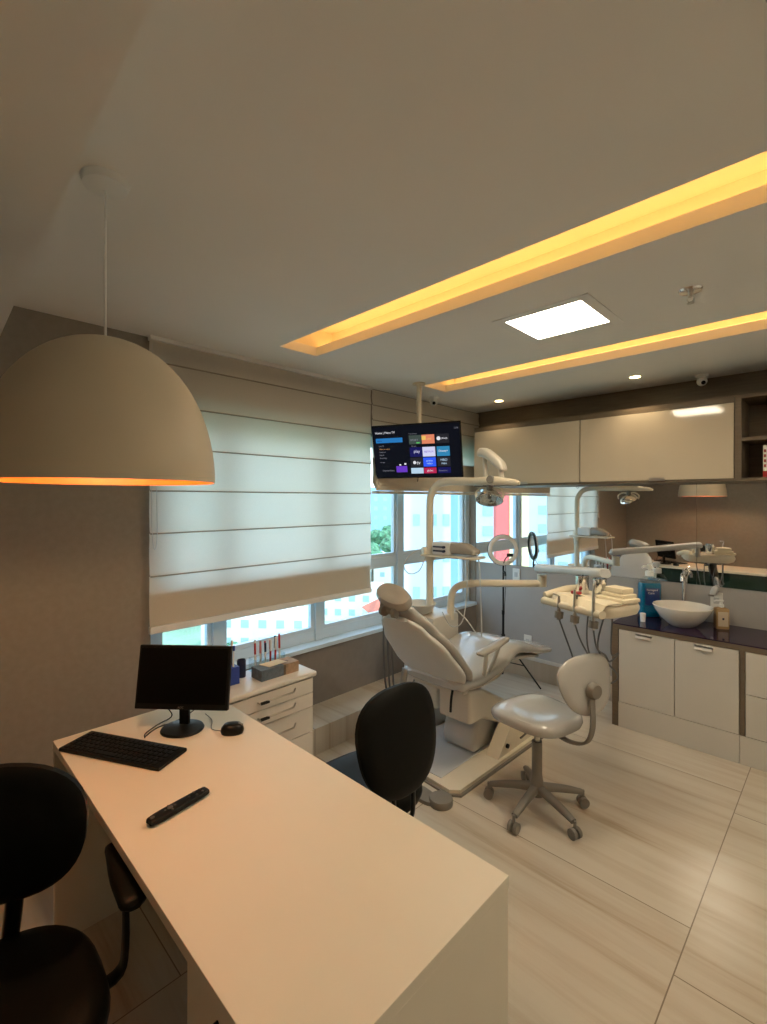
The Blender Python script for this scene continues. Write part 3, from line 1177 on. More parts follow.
q.b2(-2.345, -2.24, 1.36, 1.50, CZ, CZ+.058, .001)
q.build('grey_half', M['cardg'], t)
q = MB()
q.b2(-2.345, -2.24, 1.5005, 1.60, CZ, CZ+.058, .001)
q.build('tan_half', M['cardb'], t)
q = MB()
q.b2(-2.2398, -2.239, 1.50, 1.512, CZ+.002, CZ+.056)
q.b2(-2.30, -2.285, 1.43, 1.56, CZ+.0582, CZ+.060)
q.build('printed_band', M['brown_dark'], t)
t = thing('folded_leaflet', (-2.3, 1.48, CZ+.06), 'open folded leaflet lying on top of the card box', 'leaflet')
q = MB()
q._add([(-2.335, 1.40, CZ+.0605), (-2.26, 1.42, CZ+.0605), (-2.255, 1.53, CZ+.066), (-2.33, 1.52, CZ+.064), (-2.335, 1.40, CZ+.0612), (-2.26, 1.42, CZ+.0612), (-2.255, 1.53, CZ+.0667), (-2.33, 1.52, CZ+.0647)],
       [(3, 2, 1, 0), (4, 5, 6, 7), (0, 1, 5, 4), (1, 2, 6, 5), (2, 3, 7, 6), (3, 0, 4, 7)])
q.build('sheet', M['paper'], t)
# pen holder
t = thing('clear_pen_holder', (-2.41, 1.49, CZ), 'clear plastic rack holding the red and white pens', 'holder')
q = MB()
for r_ in ((-2.445, -2.442, 1.40, 1.60), (-2.378, -2.375, 1.40, 1.60)):
    q.b2(*r_, CZ, CZ+.075)
for y in (1.40, 1.597):
    q.b2(-2.442, -2.378, y, y+.003, CZ, CZ+.075)
q.b2(-2.445, -2.375, 1.40, 1.60, CZ+.0002, CZ+.003)
q.build('rack', M['clear'], t)
for k in range(11):
    y = 1.415+k*.016
    x = -2.395-(k % 2)*.025
    zt = CZ+.165+random.uniform(-.015, .02)
    lean = random.uniform(-.008, .008)
    c = ('red', 'whitep', 'pink', 'whitep', 'navy')[k % 5]
    pt = thing('pen', (x, y, CZ), '%s pen, number %s from the desk side in the clear rack' % ({'red': 'dark red', 'whitep': 'white', 'pink': 'pink', 'navy': 'navy'}[c], ('one', 'two', 'three', 'four', 'five', 'six', 'seven', 'eight', 'nine', 'ten', 'eleven')[k]), 'pen', 'pens in the clear rack')
    q = MB()
    q.tube([(x, y, CZ+.0035), (x+lean*.6, y, CZ+.10)], .0052, 8, smooth=False)
    q.build('barrel', M['whitep' if c != 'whitep' else 'red'], pt)
    q = MB()
    q.tube([(x+lean*.6, y, CZ+.10), (x+lean, y, zt)], .006, 8, smooth=False)
    q.build('cap', M[c], pt)
q = MB()
q.sup([(.95, 0), (1, .004), (1, .09), (.9, .094), (.85, .03)], .024, .024, 2, T=Matrix.Translation((-2.39, 1.325, CZ)))
tag(q.build('black_jar', M['navy'], loc=(-2.39, 1.325, CZ)), 'dark round pot between the blue stand and the pens', 'jar')
t = thing('blue_brush_stand', (-2.36, 1.22, CZ), 'blue plastic stand with brushes beside the black monitor', 'stand')
q = MB()
q.prism([(1.15, CZ), (1.27, CZ), (1.27, CZ+.09), (1.23, CZ+.09), (1.15, CZ+.03)], 0, -2.39, -2.31)
q.build('stand', M['blue'], t)
for k, (x, y, c) in enumerate(((-2.37, 1.20, 'whitep'), (-2.335, 1.215, 'navy'), (-2.36, 1.25, 'navy'), (-2.33, 1.245, 'whitep'))):
    pt = thing('tooth_brush', (x, y, CZ+.05), ('white handled brush at the back of the blue stand', 'dark handled brush at the front of the blue stand', 'dark tall brush at the window side of the blue stand', 'white brush at the pen side of the blue stand')[k], 'brush')
    q = MB()
    q.tube([(x, y, CZ+.05), (x+.002, y, CZ+.12), (x-.003, y+.005, CZ+.18+.02*(k == 2))], [.006, .004, .003], 8)
    q.build('handle', M[c], pt)
    q = MB()
    z = CZ+.185+.02*(k == 2)
    q.box((x-.003, y+.005, z), (.01, .01, .028), .002)
    q.build('brush_head', M['whitep'] if c == 'navy' else M['blue'], pt)

# ------------------------------------------------------------ office chairs
def task_back(q, C, Rz, w_, h_, tilt=0, th=.028, n=2.5, tp=.10):
    T = Matrix.Translation(C) @ Matrix.Rotation(Rz, 4, 'Z') @ Matrix.Rotation(PI/2-tilt, 4, 'Y')
    # local z -> facing x, local x -> down, local y -> across
    rings = [(.3, -th), (.75, -th), (.93, -th*.8), (1, -th*.3), (1, th*.3), (.93, th*.8), (.75, th), (.3, th*.85), (.02, th*.8)]
    out = []
    for (r, z) in rings:
        ring = []
        for j in range(40):
            a = 2*PI*j/40
            c, s = math.cos(a), math.sin(a)
            x = h_*r*math.copysign(abs(c)**(2/n), c)
            y = w_*r*math.copysign(abs(s)**(2/n), s)*(1-tp*(x/h_))
            zz = z+.35*y*y - .05*x
            ring.append(T @ Vector((x, y, zz)))
        out.append(ring)
    q.rings(out)


def seat_pad(q, C, Rz, sx, sy, th=.035, n=3.2):
    T = Matrix.Translation(C) @ Matrix.Rotation(Rz, 4, 'Z')
    rings = [(.2, -th), (.8, -th), (.96, -th*.6), (1, 0), (.985, th*.55), (.93, th*.9), (.8, th), (.5, th*.8), (.2, th*.7), (.02, th*.7)]
    out = []
    for (r, z) in rings:
        ring = []
        for j in range(44):
            a = 2*PI*j/44
            c, s = math.cos(a), math.sin(a)
            x = sx*r*math.copysign(abs(c)**(2/n), c)
            y = sy*r*math.copysign(abs(s)**(2/n), s)*(1+.10*x/sx)
            zz = z-(.10*max(0, x-.1))*1.0
            ring.append(T @ Vector((x, y, zz)))
        out.append(ring)
    q.rings(out)


def star_base(t, cx, cy, R, a0, m_, zh, castm, colr=.024, seat_z=.44, angs=None):
    q = MB()
    q.sup([(1, .075), (1.1, .12), (.85, .16), (.72, .19)], .036, .036, 2, T=Matrix.Translation((cx, cy, 0)))
    q.tube([(cx, cy, .15), (cx, cy, zh)], colr, 16, smooth=False)
    q.build('column', m_, t)
    q = MB()
    q.tube([(cx, cy, zh-.02), (cx, cy, seat_z)], .014, 12, smooth=False)
    q.build('gas_piston', M['steel'], t)
    for k in range(5):
        a = angs[k] if angs else a0+k*2*PI/5
        dx, dy = math.cos(a), math.sin(a)
        q = MB()
        q.sweep([(cx+dx*.02, cy+dy*.02, .115, .024, .022), (cx+dx*R*.55, cy+dy*R*.55, .10, .020, .018), (cx+dx*R*.97, cy+dy*R*.97, .078, .016, .012)], side=(-dy, dx, 0), n=3, smooth=4, seg=16)
        q.build('base_arm', m_, t)
        q = MB()
        ex, ey = cx+dx*R, cy+dy*R
        q.tube([(ex, ey, .085), (ex, ey, .045)], .008, 8, smooth=False)
        for s in (-1, 1):
            q.tube([(ex-dy*s*.006, ey+dx*s*.006, .026), (ex-dy*s*.024, ey+dx*s*.024, .026)], .026, 18, smooth=False)
        q.build('caster', castm, t)


# grey dental stool
sx, sy = -1.20, 2.40
t = thing('operator_stool', (sx, sy, 0), 'light grey swivel stool with backrest standing in front of the dental chair', 'stool')
cast = [(-1.443, 2.296), (-1.362, 2.587), (-1.035, 2.587), (-1.195, 2.138), (-.972, 2.318)]
star_base(t, sx, sy, .255, 0, M['gplastic'], .36, M['gplastic'], .027, .43, [math.atan2(y-sy, x-sx) for x, y in cast])
q = MB()
sa = math.radians(168)
seat_pad(q, (-1.225, 2.455, .475), sa, .215, .205)
q.build('seat', M['vinyl'], t)
q = MB()
q.b2(-1.30, -1.12, 2.36, 2.52, .425, .443, .004)
q.tube([(-1.22, 2.43, .435), (-1.21, 2.27, .43), (-1.21, 2.24, .43)], .005, 8)
q.build('seat_plate', M['gplastic'], t)
q = MB()
q.sweep([(-1.16, 2.45, .428, .016, .007), (-1.03, 2.40, .42, .016, .007), (-.935, 2.385, .45, .016, .007), (-.90, 2.38, .54, .016, .007), (-.918, 2.42, .66, .016, .007)], side=(.37, .93, 0), n=4, smooth=6, seg=14)
q.build('back_bar', M['gplastic'], t)
q = MB()
task_back(q, (-.955, 2.465, .712), math.radians(164), .19, .145, tilt=math.radians(-9), th=.017, tp=.2)
bk = q.build('backrest', M['vinyl'], t)
q = MB()
q.sup([(.6, 0), (1, .006), (1, .025), (.8, .04)], .042, .042, 2, T=Matrix.Translation((-.935, 2.445, .695)) @ Matrix.Rotation(math.radians(-20), 4, 'Z') @ Matrix.Rotation(PI/2, 4, 'Y'))
q.build('pivot_cover', M['gplastic'], bk)


def black_chair(cx, cy, face, label, backc, arm=False, basez=.46, bface=None, bw=.222, sr=.009):
    t = thing('office_chair', (cx, cy, 0), label, 'chair')
    star_base(t, cx, cy, .27, face+.3, M['blackp'], .33, M['blackp'], .025, .42)
    q = MB()
    seat_pad(q, (cx, cy, basez), face, .23, .235, .038, 2.8)
    q.build('seat', M['black'], t)
    q = MB()
    task_back(q, backc, face if bface is None else math.radians(bface), bw, .195, tilt=math.radians(-6), th=.026)
    q.build('backrest', M['black'], t)
    fx, fy = math.cos(face), math.sin(face)
    for s in (-1, 1):
        q = MB()
        bx_, by_ = backc[0]-fx*.012-fy*s*.05, backc[1]-fy*.012+fx*s*.05
        q.tube([(cx-fx*.17-fy*s*.05, cy-fy*.17+fx*s*.05, basez-.045), (cx-fx*.235-fy*s*.05, cy-fy*.235+fx*s*.05, basez-.03), (bx_, by_, backc[2]-.20), (bx_+fx*.012, by_+fy*.012, backc[2]-.15)], sr, 10)
        q.build('back_strut', M['blackm'], t)
    if arm:
        for s in (-1, 1):
            q = MB()
            ox, oy = -fy*s, fx*s
            q.sweep([(cx+ox*.13, cy+oy*.13, basez-.045, .02, .006), (cx+ox*.26, cy+oy*.26, basez-.04, .02, .006), (cx+ox*.285, cy+oy*.285, basez+.03, .02, .008), (cx+ox*.285-fx*.01, cy+oy*.285-fy*.01, basez+.19, .018, .008)], side=(fx, fy, 0), n=3, seg=14)
            ap = q.build('armrest', M['blackp'], t)
            q = MB()
            q.sweep([(cx+ox*.285+fx*v, cy+oy*.285+fy*v, basez+.205+z_, w_, h_) for v, w_, h_, z_ in ((-.15, .012, .006, -.006), (-.13, .028, .013, 0), (0, .036, .016, .003), (.09, .032, .014, 0), (.115, .014, .007, -.004))], side=(ox, oy, 0), n=2.6)
            q.build('armrest_pad', M['black'], ap)
    return t


black_chair(-1.45, 1.36, math.radians(176), 'black office chair on the far side of the desk facing it', (-1.20, 1.32, .755), bw=.195)
black_chair(-1.37, .13, math.radians(-7), 'black office chair with armrests at the near left of desk', (-1.56, .165, .795), arm=True, bface=-28, basez=.475, sr=.02)

# ------------------------------------------------------------ dental chair
t = thing('dental_chair', (-1.85, 2.7, 0), 'reclined grey dental patient chair beside the window', 'dental chair')
q = MB()
q.prism([(-2.13, 2.20), (-1.60, 2.16), (-1.555, 2.20), (-1.53, 3.40), (-2.10, 3.40)], 2, .012, .032)
q.build('base_plate', M['creaml'], t)
q = MB()
q.prism([(-2.14, 2.19), (-1.60, 2.145), (-1.54, 2.19), (-1.515, 3.42), (-2.11, 3.42)], 2, 0, .0125)
q.build('plate_rubber', M['gplastic'], t)
q = MB()
q.b2(-2.10, -1.70, 2.215, 2.80, .0325, .036)
q.build('plate_inlay', M['dgrey'], t)
# boot / lower body
q = MB()
q.prism([(2.56, .036), (2.90, .036), (2.90, .20), (2.84, .30), (2.60, .30), (2.54, .10)], 0, -1.95, -1.70)
o = q.build('lower_boot', M['dgrey'], t)
bv = o.modifiers.new('bevel', 'BEVEL')
bv.width = .035
bv.segments = 4
bv.limit_method = 'ANGLE'
q = MB()
q.prism([(2.42, .285), (2.58, .275), (2.98, .09), (3.06, .17), (2.90, .29), (2.57, .47), (2.42, .495)], 0, -1.88, -1.64)
o = q.build('lift_housing', M['cream'], t)
bv = o.modifiers.new('bevel', 'BEVEL')
bv.width = .02
bv.segments = 3
bv.limit_method = 'ANGLE'
q = MB()
q.sup([(.85, .29), (1, .32), (1, .48), (.85, .505)], .10, .13, 3.5, T=Matrix.Translation((-1.995, 2.56, 0)))
q.build('hinge_cover', M['whitegrey'], t)
q = MB()
q.prism([(2.62, .033), (3.22, .033), (3.22, .08), (2.92, .22), (2.80, .22), (2.70, .12)], 0, -1.655, -1.565)
o = q.build('base_wedge', M['creaml'], t)
q = MB()
q.b.free()
for (x, y, z) in ((-1.566, 2.72, .085), (-1.566, 3.10, .065), (-1.662, 2.47, .455)):
    q = MB()
    q.tube([(x, y, z), (x+.014, y, z)], .014, 12, smooth=False)
    q.build('knob', M['blackp'], t)
# seat and leg rest pad, one swept cushion
q = MB()
q.sweep([(-1.86, 2.32, .535, .20, .02), (-1.86, 2.36, .54, .245, .04), (-1.86, 2.55, .545, .265, .045), (-1.86, 2.78, .585, .265, .05), (-1.86, 2.95, .625, .25, .05), (-1.86, 3.12, .60, .235, .045), (-1.86, 3.35, .53, .215, .038), (-1.86, 3.58, .475, .185, .03), (-1.86, 3.68, .455, .12, .022), (-1.86, 3.71, .45, .05, .012)], side=(1, 0, 0), n=3.2, seg=36, smooth=5)
q.build('seat', M['vinyl'], t)
q = MB()
q.sweep([(-1.86, 2.38, .485, .20, .02), (-1.86, 2.75, .50, .22, .02), (-1.86, 2.95, .555, .20, .02), (-1.86, 3.45, .455, .15, .015)], side=(1, 0, 0), n=4, seg=24)
q.build('seat_underframe', M['cream'], t)
# backrest
q = MB()
B = [(2.46, .52, .15, .02), (2.43, .55, .235, .030), (2.35, .65, .275, .034), (2.24, .79, .255, .034), (2.12, .93, .18, .034), (2.05, 1.01, .11, .036), (2.02, 1.05, .07, .02)]
q.sweep([(-1.86, y, z, a_, b2_) for y, z, a_, b2_ in B], side=(1, 0, 0), n=2.5, seg=36, smooth=5)
br = q.build('backrest', M['vinyl'], t)
q = MB()
B = [(2.43, .54, .14, .01), (2.41, .575, .225, .028), (2.335, .67, .262, .036), (2.215, .81, .242, .036), (2.10, .94, .165, .03), (2.04, 1.00, .09, .015)]
q.sweep([(-1.86, y-.038, z-.026, a_, b2_) for y, z, a_, b2_ in B], side=(1, 0, 0), n=2.6, seg=36, smooth=5)
q.build('back_shell', M['whitegrey'], br)
# headrest
q = MB()
q.tube([(-1.86, 2.06, 1.0), (-1.86, 1.985, 1.035), (-1.86, 1.965, 1.06)], .016, 10)
q.box((-1.86, 1.975, 1.03), (.07, .05, .05), .012)
for s in (-1, 1):
    q.tube([(-1.86+s*.03, 1.945, 1.02), (-1.86+s*.055, 1.95, 1.02)], .03, 16, smooth=False)
q.box((-1.88, 1.955, 1.045), (.11, .03, .045), .01)
q.build('headrest_joint', M['gplastic'], br)
q = MB()
T = Matrix.Translation((-1.86, 1.985, 1.095)) @ Matrix.Rotation(math.radians(14), 4, 'Y') @ Matrix.Rotation(math.radians(34), 4, 'X')
q.sup([(.3, -.04), (.85, -.038), (1, -.018), (1.02, .008), (.93, .032), (.7, .038), (.3, .03), (.03, .028)], .12, .068, 2.3, T=T, seg=36)
q.build('headrest', M['vinylside'], br)
# armrest
q = MB()
q.sweep([(-1.56, 2.40, .737, .015, .008), (-1.56, 2.42, .742, .030, .015), (-1.56, 2.55, .752, .034, .017), (-1.565, 2.69, .765, .028, .015), (-1.57, 2.74, .762, .016, .01)], side=(1, 0, 0), n=2.6, smooth=5)
ar = q.build('armrest', M['vinylside'], t)
q = MB()
q.tube([(-1.575, 2.50, .74), (-1.60, 2.52, .62), (-1.64, 2.56, .50)], .014, 10)
q.tube([(-1.575, 2.66, .76), (-1.60, 2.62, .64), (-1.64, 2.56, .50)], .014, 10)
q.build('armrest_strut', M['cream'], ar)
q = MB()
q.tube([(-2.10, 2.32, .02), (-2.10, 2.30, .30), (-2.08, 2.33, .55)], .022, 12)
q.build('side_strut', M['steel'], t)
q = MB()
q.tube([(-1.74, 2.385, .50), (-1.735, 2.36, .44), (-1.74, 2.36, .36)], .008, 8)
q.build('hanging_cable', M['blackp'], t)
# foot pedal
t = thing('foot_pedal', (-1.60, 2.07, 0), 'round grey foot pedal on the floor in front of the chair plate', 'pedal')
q = MB()
q.sup([(.98, 0), (1, .006), (1, .028), (.93, .036), (.4, .04)], .065, .065, 2, T=Matrix.Translation((-1.59, 2.07, 0)), seg=36)
q.build('disc', M['gplastic'], t)
q = MB()
q.sup([(1, 0), (1, .02), (.7, .028)], .11, .05, 2.4, T=Matrix.Translation((-1.71, 2.05, 0)) @ Matrix.Rotation(-.1, 4, 'Z'), seg=30)
q.build('pedal_body', M['gplastic'], t)
q = MB()
q.tube([(-1.79, 2.06, .015), (-1.92, 2.02, .008), (-2.08, 2.06, .008), (-2.15, 2.2, .008), (-2.16, 2.42, .008)], .006, 6)
q.build('pedal_hose', M['gplastic'], t)

# ------------------------------------------------------------ dental unit with spittoon, light pole
t = thing('dental_side_unit', (-2.27, 2.86, 0), 'cream dental side unit with spittoon and tall curved light pole', 'dental unit')
q = MB()
q.b2(-2.44, -2.14, 2.70, 3.02, 0, .80, .03)
q.build('unit_body', M['cream'], t)
q = MB()
q.sup([(.4, .80), (.7, .82), (1, .88), (.97, .885), (.6, .84), (.1, .83)], .12, .12, 2, T=Matrix.Translation((-2.30, 2.74, 0)))
q.build('spittoon', M['cream'], t)
q = MB()
q.tube([(-2.28, 2.83, .78), (-2.28, 2.83, 1.2), (-2.28, 2.83, 1.58), (-2.265, 2.83, 1.69), (-2.20, 2.83, 1.765), (-2.10, 2.825, 1.785), (-1.95, 2.81, 1.782), (-1.80, 2.80, 1.775)], .028, 16)
q.build('light_pole', M['creaml'], t)
q = MB()
q.tube([(-2.28, 2.83, 1.20), (-2.28, 2.83, 1.29)], .042, 16, smooth=False)
q.tube([(-2.28, 2.83, 1.27), (-2.31, 2.78, 1.265)], .03, 14, smooth=False)
q.box((-2.10, 2.87, 1.235), (.46, .16, .016), .006, R=Matrix.Rotation(.12, 3, 'Z'))
q.build('pole_shelf', M['creaml'], t)
q = MB()
q.tube([(-2.16, 2.93, .75), (-2.155, 2.93, .90), (-2.13, 2.95, .985), (-2.05, 3.03, 1.02), (-1.86, 3.21, 1.022), (-1.66, 3.40, 1.022)], .027, 16)
q.tube([(-1.66, 3.40, 1.0), (-1.66, 3.40, 1.09)], .034, 16, smooth=False)
q.build('delivery_arm', M['creaml'], t)
q = MB()
q.sweep([(-1.70, 3.43, 1.135, .030, .02), (-1.66, 3.40, 1.135, .045, .033), (-1.35, 3.17, 1.175, .038, .028), (-1.07, 2.96, 1.21, .042, .030), (-1.04, 2.94, 1.215, .03, .02)], side=(.6, .8, 0), n=3, smooth=4)
q.build('balance_arm', M['dgrey'], t)
q = MB()
q.tube([(-1.06, 2.95, 1.18), (-1.06, 2.93, 1.10)], .022, 12, smooth=False)
q.build('arm_joint', M['steel'], t)
# suction holder arm and hoses on the window side
q = MB()
q.tube([(-2.20, 2.71, .74), (-2.24, 2.55, .80), (-2.23, 2.36, .82)], .013, 10)
q.box((-2.22, 2.33, .825), (.10, .05, .06), .01)
q.build('assistant_arm', M['steel'], t)
for k, (dx, dz) in enumerate(((-.035, 0), (0, .01), (.035, 0))):
    q = MB()
    q.tube([(-2.22+dx, 2.30, .90+dz), (-2.22+dx, 2.305, .80)], .011, 10, smooth=False)
    q.build('suction_nozzle', M['dgrey'] if k != 1 else M['steel'], t)
    q = MB()
    q.tube([(-2.22+dx, 2.305, .80), (-2.22+dx*1.1, 2.31, .60), (-2.23+dx, 2.35, .34), (-2.25, 2.48, .24), (-2.26, 2.62, .34), (-2.26, 2.71, .45)], .0065, 8)
    q.build('suction_hose', M['hose'], t)

# scaler device on shelf
t = thing('ultrasonic_scaler', (-2.12, 2.88, 1.245), 'white and beige ultrasonic scaler console on the pole shelf', 'device')
RZ = Matrix.Rotation(.12, 3, 'Z')
q = MB()
q.box((-2.16, 2.86, 1.292), (.15, .13, .092), .012, R=RZ)
q.build('housing', M['whitep'], t)
q = MB()
q.sweep([(-2.09, 2.87, 1.296, .06, .045), (-2.00, 2.885, 1.295, .06, .042), (-1.92, 2.895, 1.275, .05, .025), (-1.895, 2.90, 1.265, .02, .012)], side=(0, 1, 0), n=3, smooth=4)
q.build('beige_cover', M['vinylside'], t)
q = MB()
for z in (1.275, 1.305):
    q.box((-2.165, 2.792, z), (.10, .006, .012), .001, R=RZ)
for z in (1.275, 1.305):
    q.tube([(-2.12, 2.80, z), (-2.12, 2.783, z)], .010, 12, smooth=False)
q.build('control_slot', M['navy'], t)
q = MB()
q.tube([(-1.93, 2.88, 1.27), (-1.88, 2.88, 1.24), (-1.87, 2.89, 1.0), (-1.88, 2.92, .70), (-1.93, 2.99, .60), (-2.02, 2.99, .72), (-2.13, 2.93, .85)], .0045, 6)
q.tube([(-1.96, 2.85, 1.24), (-1.95, 2.84, 1.0), (-1.99, 2.84, .78), (-2.08, 2.83, .73), (-2.16, 2.83, .82)], .004, 6)
q.tube([(-2.31, 2.75, 1.28), (-2.36, 2.70, 1.24), (-2.39, 2.66, 1.16), (-2.36, 2.68, 1.10), (-2.31, 2.74, 1.12), (-2.29, 2.79, 1.22)], .004, 6)
q.build('hanging_cord', M['dgrey'], t)

# dental lamp
lx, ly = -1.735, 2.79
t = thing('dental_operating_light', (lx, ly, 1.76), 'cream articulated operating light with clear round reflector on pole end', 'dental light')
q = MB()
q.sweep([(-1.86, 2.80, 1.775, .02, .015), (-1.84, 2.80, 1.778, .035, .028), (-1.70, 2.785, 1.778, .04, .03), (-1.55, 2.77, 1.765, .025, .02), (-1.50, 2.765, 1.757, .012, .01)], side=(0, 1, 0), n=2.6)
q.build('cross_arm', M['creaml'], t)
q = MB()
q.tube([(-1.70, 2.735, 1.785), (-1.70, 2.76, 1.785)], .026, 14, smooth=False)
q.tube([(-1.73, 2.79, 1.76), (-1.73, 2.79, 1.70)], .024, 12, smooth=False)
q.build('pivot_knob', M['gplastic'], t)
q = MB()
q.tube([(-1.77, 2.80, 1.79), (-1.78, 2.80, 1.96)], .016, 12, smooth=False)
q.build('upright', M['cream'], t)
q = MB()
q.tube([(-1.64, 2.79, 1.78), (-1.65, 2.79, 1.86)], .017, 12, smooth=False)
q.build('upright', M['cream'], t)
q = MB()
q.sweep([(-1.825, 2.80, 1.98, .018, .012), (-1.81, 2.80, 1.975, .035, .030), (-1.76, 2.80, 1.965, .04, .032), (-1.66, 2.79, 1.89, .04, .030), (-1.632, 2.79, 1.85, .035, .02), (-1.63, 2.79, 1.842, .012, .01)], side=(0, 1, 0), n=3)
q.build('upper_arm_cover', M['cream'], t)
Tl = Matrix.Translation((lx, ly, 1.665)) @ Matrix.Rotation(math.radians(155), 4, 'X') @ Matrix.Rotation(math.radians(12), 4, 'Y')
q = MB()
q.sup([(.15, -.045), (.55, -.035), (.85, -.012), (1, .018), (.97, .02), (.8, -.006), (.5, -.028), (.1, -.036)], .092, .092, 2, T=Tl, seg=36)
q.build('reflector', M['chrome'], t)
q = MB()
q.sup([(1, .022), (1, .026), (.3, .03)], .088, .088, 2, T=Tl, seg=32)
q.build('lens_cover', M['clear'], t)
q = MB()
q.tube([Tl @ Vector((0, 0, -.035)), Tl @ Vector((0, 0, .005))], .014, 12, smooth=False)
q.build('bulb_holder', M['gdark'], t)
for s in (-1, 1):
    q = MB()
    q.tube([(lx, ly, 1.72), (lx+s*.06, ly, 1.73), (lx+s*.105, ly, 1.70), (lx+s*.10, ly, 1.66)], .008, 8)
    q.build('yoke', M['creaml'], t)

# delivery tray
tcx, tcy, tz = -1.02, 2.71, 1.09
TA = math.radians(-20)
TT = Matrix.Translation((tcx, tcy, tz)) @ Matrix.Rotation(TA, 4, 'Z')
R3 = Matrix.Rotation(TA, 3, 'Z')
t = thing('instrument_delivery_unit', (tcx, tcy, tz), 'cream instrument delivery tray with hanging handpieces and looping hoses', 'dental unit')
q = MB()
q.sup([(.8, -.055), (.95, -.04), (1, -.015), (1, .0), (.97, .012), (.3, .015)], .215, .145, 4.5, T=TT, seg=48)
q.build('tray_body', M['creaml'], t)
q = MB()
q.sup([(1, .0155), (1.02, .022), (.97, .024), (.95, .019), (.2, .018)], .205, .135, 5, T=TT, seg=48)
q.build('tray_mat', M['creaml'], t)
q = MB()
q.sweep([(*(TT @ Vector((-.20+.1*k, -.17, -.02))), .026, .02) for k in range(5)], side=R3 @ Vector((0, 1, 0)), n=2.6)
q.build('holder_rail', M['creaml'], t)
for k, (hx, hb, up) in enumerate(((-.115, -.09, .03), (-.005, -.035, .085), (.115, .13, .10))):
    q = MB()
    hx += .045
    q.tube([TT @ Vector((hx, -.185, -.055)), TT @ Vector((hx, -.19, -.090))], .023, 14, smooth=False)
    q.build('holder', M['gplastic'], t)
    q = MB()
    q.tube([TT @ Vector((hx, -.19, -.10)), TT @ Vector((hx, -.188, -.04)), TT @ Vector((hx, -.187, up))], [.011, .010, .006], 10, smooth=False)
    if k == 2:
        q.tube([TT @ Vector((hx, -.187, .10)), TT @ Vector((hx+.006, -.183, .135)), TT @ Vector((hx-.03, -.15, .142))], .0055, 8)
    q.build('handpiece', M['steel'] if k else M['gplastic'], t)
    q = MB()
    sw = (.05, .05, -.045)[k]
    dz = (.44, .34, .22)[k]
    ex = hx+(.045, .045, -.03)[k]
    q.tube([TT @ Vector((hx, -.19, -.09)), TT @ Vector((hx+sw*.25, -.15, -.20)), TT @ Vector((hx+sw, -.05, -.04-dz)), TT @ Vector((hx+sw*1.2, .0, -.085-dz)), TT @ Vector((hx+sw*1.2+.02, .04, -.04-dz)), TT @ Vector((ex+(0, -.04, 0)[k], -.02, -.25)), TT @ Vector((ex, -.01, -.045))], .0045, 8)
    q.build('hose', M['hose'], t)
q = MB()
q.tube([TT @ Vector((.01, -.05, .02)), TT @ Vector((-.02, -.10, .035)), TT @ Vector((.02, -.15, .03)), TT @ Vector((.055, -.185, .06))], .005, 8)
q.build('coupling_hose', M['gdark'], t)
# rolled wrap on the left
q = MB()
q.tube([TT @ Vector((-.235, -.13, .0)), TT @ Vector((-.20, .02, .03)), TT @ Vector((-.16, .10, .035))], [.02, .024, .018], 12)
tag(q.build('plastic_film_wrap', M['paper'], loc=TT @ Vector((-.2, 0, .02))), 'crumpled protective film roll over left edge of instrument tray', 'film')
for k, (x, y) in enumerate(((-.105, .03), (.01, .035))):
    T2 = TT @ Matrix.Translation((x, y, .0245))
    q = MB()
    q.sup([(.9, 0), (.92, .002), (1, .098), (.95, .099), (.86, .01)], .038, .038, 2, T=T2, seg=28)
    tag(q.build('steel_cup', M['chrome'], loc=T2.translation), ('steel cup at the left on the instrument tray', 'steel cup in the middle of the instrument tray')[k], 'cup')
q = MB()
q.box(TT @ Vector((-.08, -.045, .034)), (.055, .03, .018), .005, R=R3)
tag(q.build('red_curing_block', M['red'], loc=TT @ Vector((-.08, -.045, .025))), 'small dark red block on tray in front of left steel cup', 'block')
q = MB()
for k, (dy, z, w_) in enumerate(((0, .038, .15), (.01, .056, .135), (.018, .074, .12))):
    pass
stk = [((.13, .03, .0345), (.17, .13, .02)), ((.125, .045, .0545), (.14, .10, .019)), ((.12, .05, .0785), (.115, .085, .028))]
for k, (c, d_) in enumerate(stk):
    q = MB()
    q.box(TT @ Vector(c), d_, .005, R=R3)
    tag(q.build('paper_packet', M['paper'], loc=TT @ Vector((c[0], c[1], c[2]-d_[2]/2))), ('cream paper packet at bottom of the stack on tray', 'cream paper packet in the middle of the stack on tray', 'cream thick paper packet topmost on the tray stack')[k], 'packet', 'paper packets on tray')
# draped paper over front right corner
q = MB()
g = []
for i in range(9):
    row = []
    for j in range(7):
        u, v = -.10+.30*i/8, -.165+.13*j/6
        zz = .027+.003*math.sin(i*1.3+j)
        if j == 0:
            zz = .0-.028*abs(math.sin(i*1.1))
        row.append(TT @ Vector((u, v-(.03 if j == 0 else 0), zz)))
    g.append(row)
vs = [p for r in g for p in r]
vs2 = [p+Vector((0, 0, .0015)) for p in vs]
fs = []
for i in range(8):
    for j in range(6):
        a = i*7+j
        fs.append((a, a+1, a+8, a+7))
nq = len(vs)
q._add(vs+vs2, [f[::-1] for f in fs]+[tuple(k+nq for k in f) for f in fs])
tag(q.build('paper_napkin', M['paper'], loc=TT @ Vector((.05, -.1, .03))), 'cream paper napkin draped over the tray front edge', 'napkin')

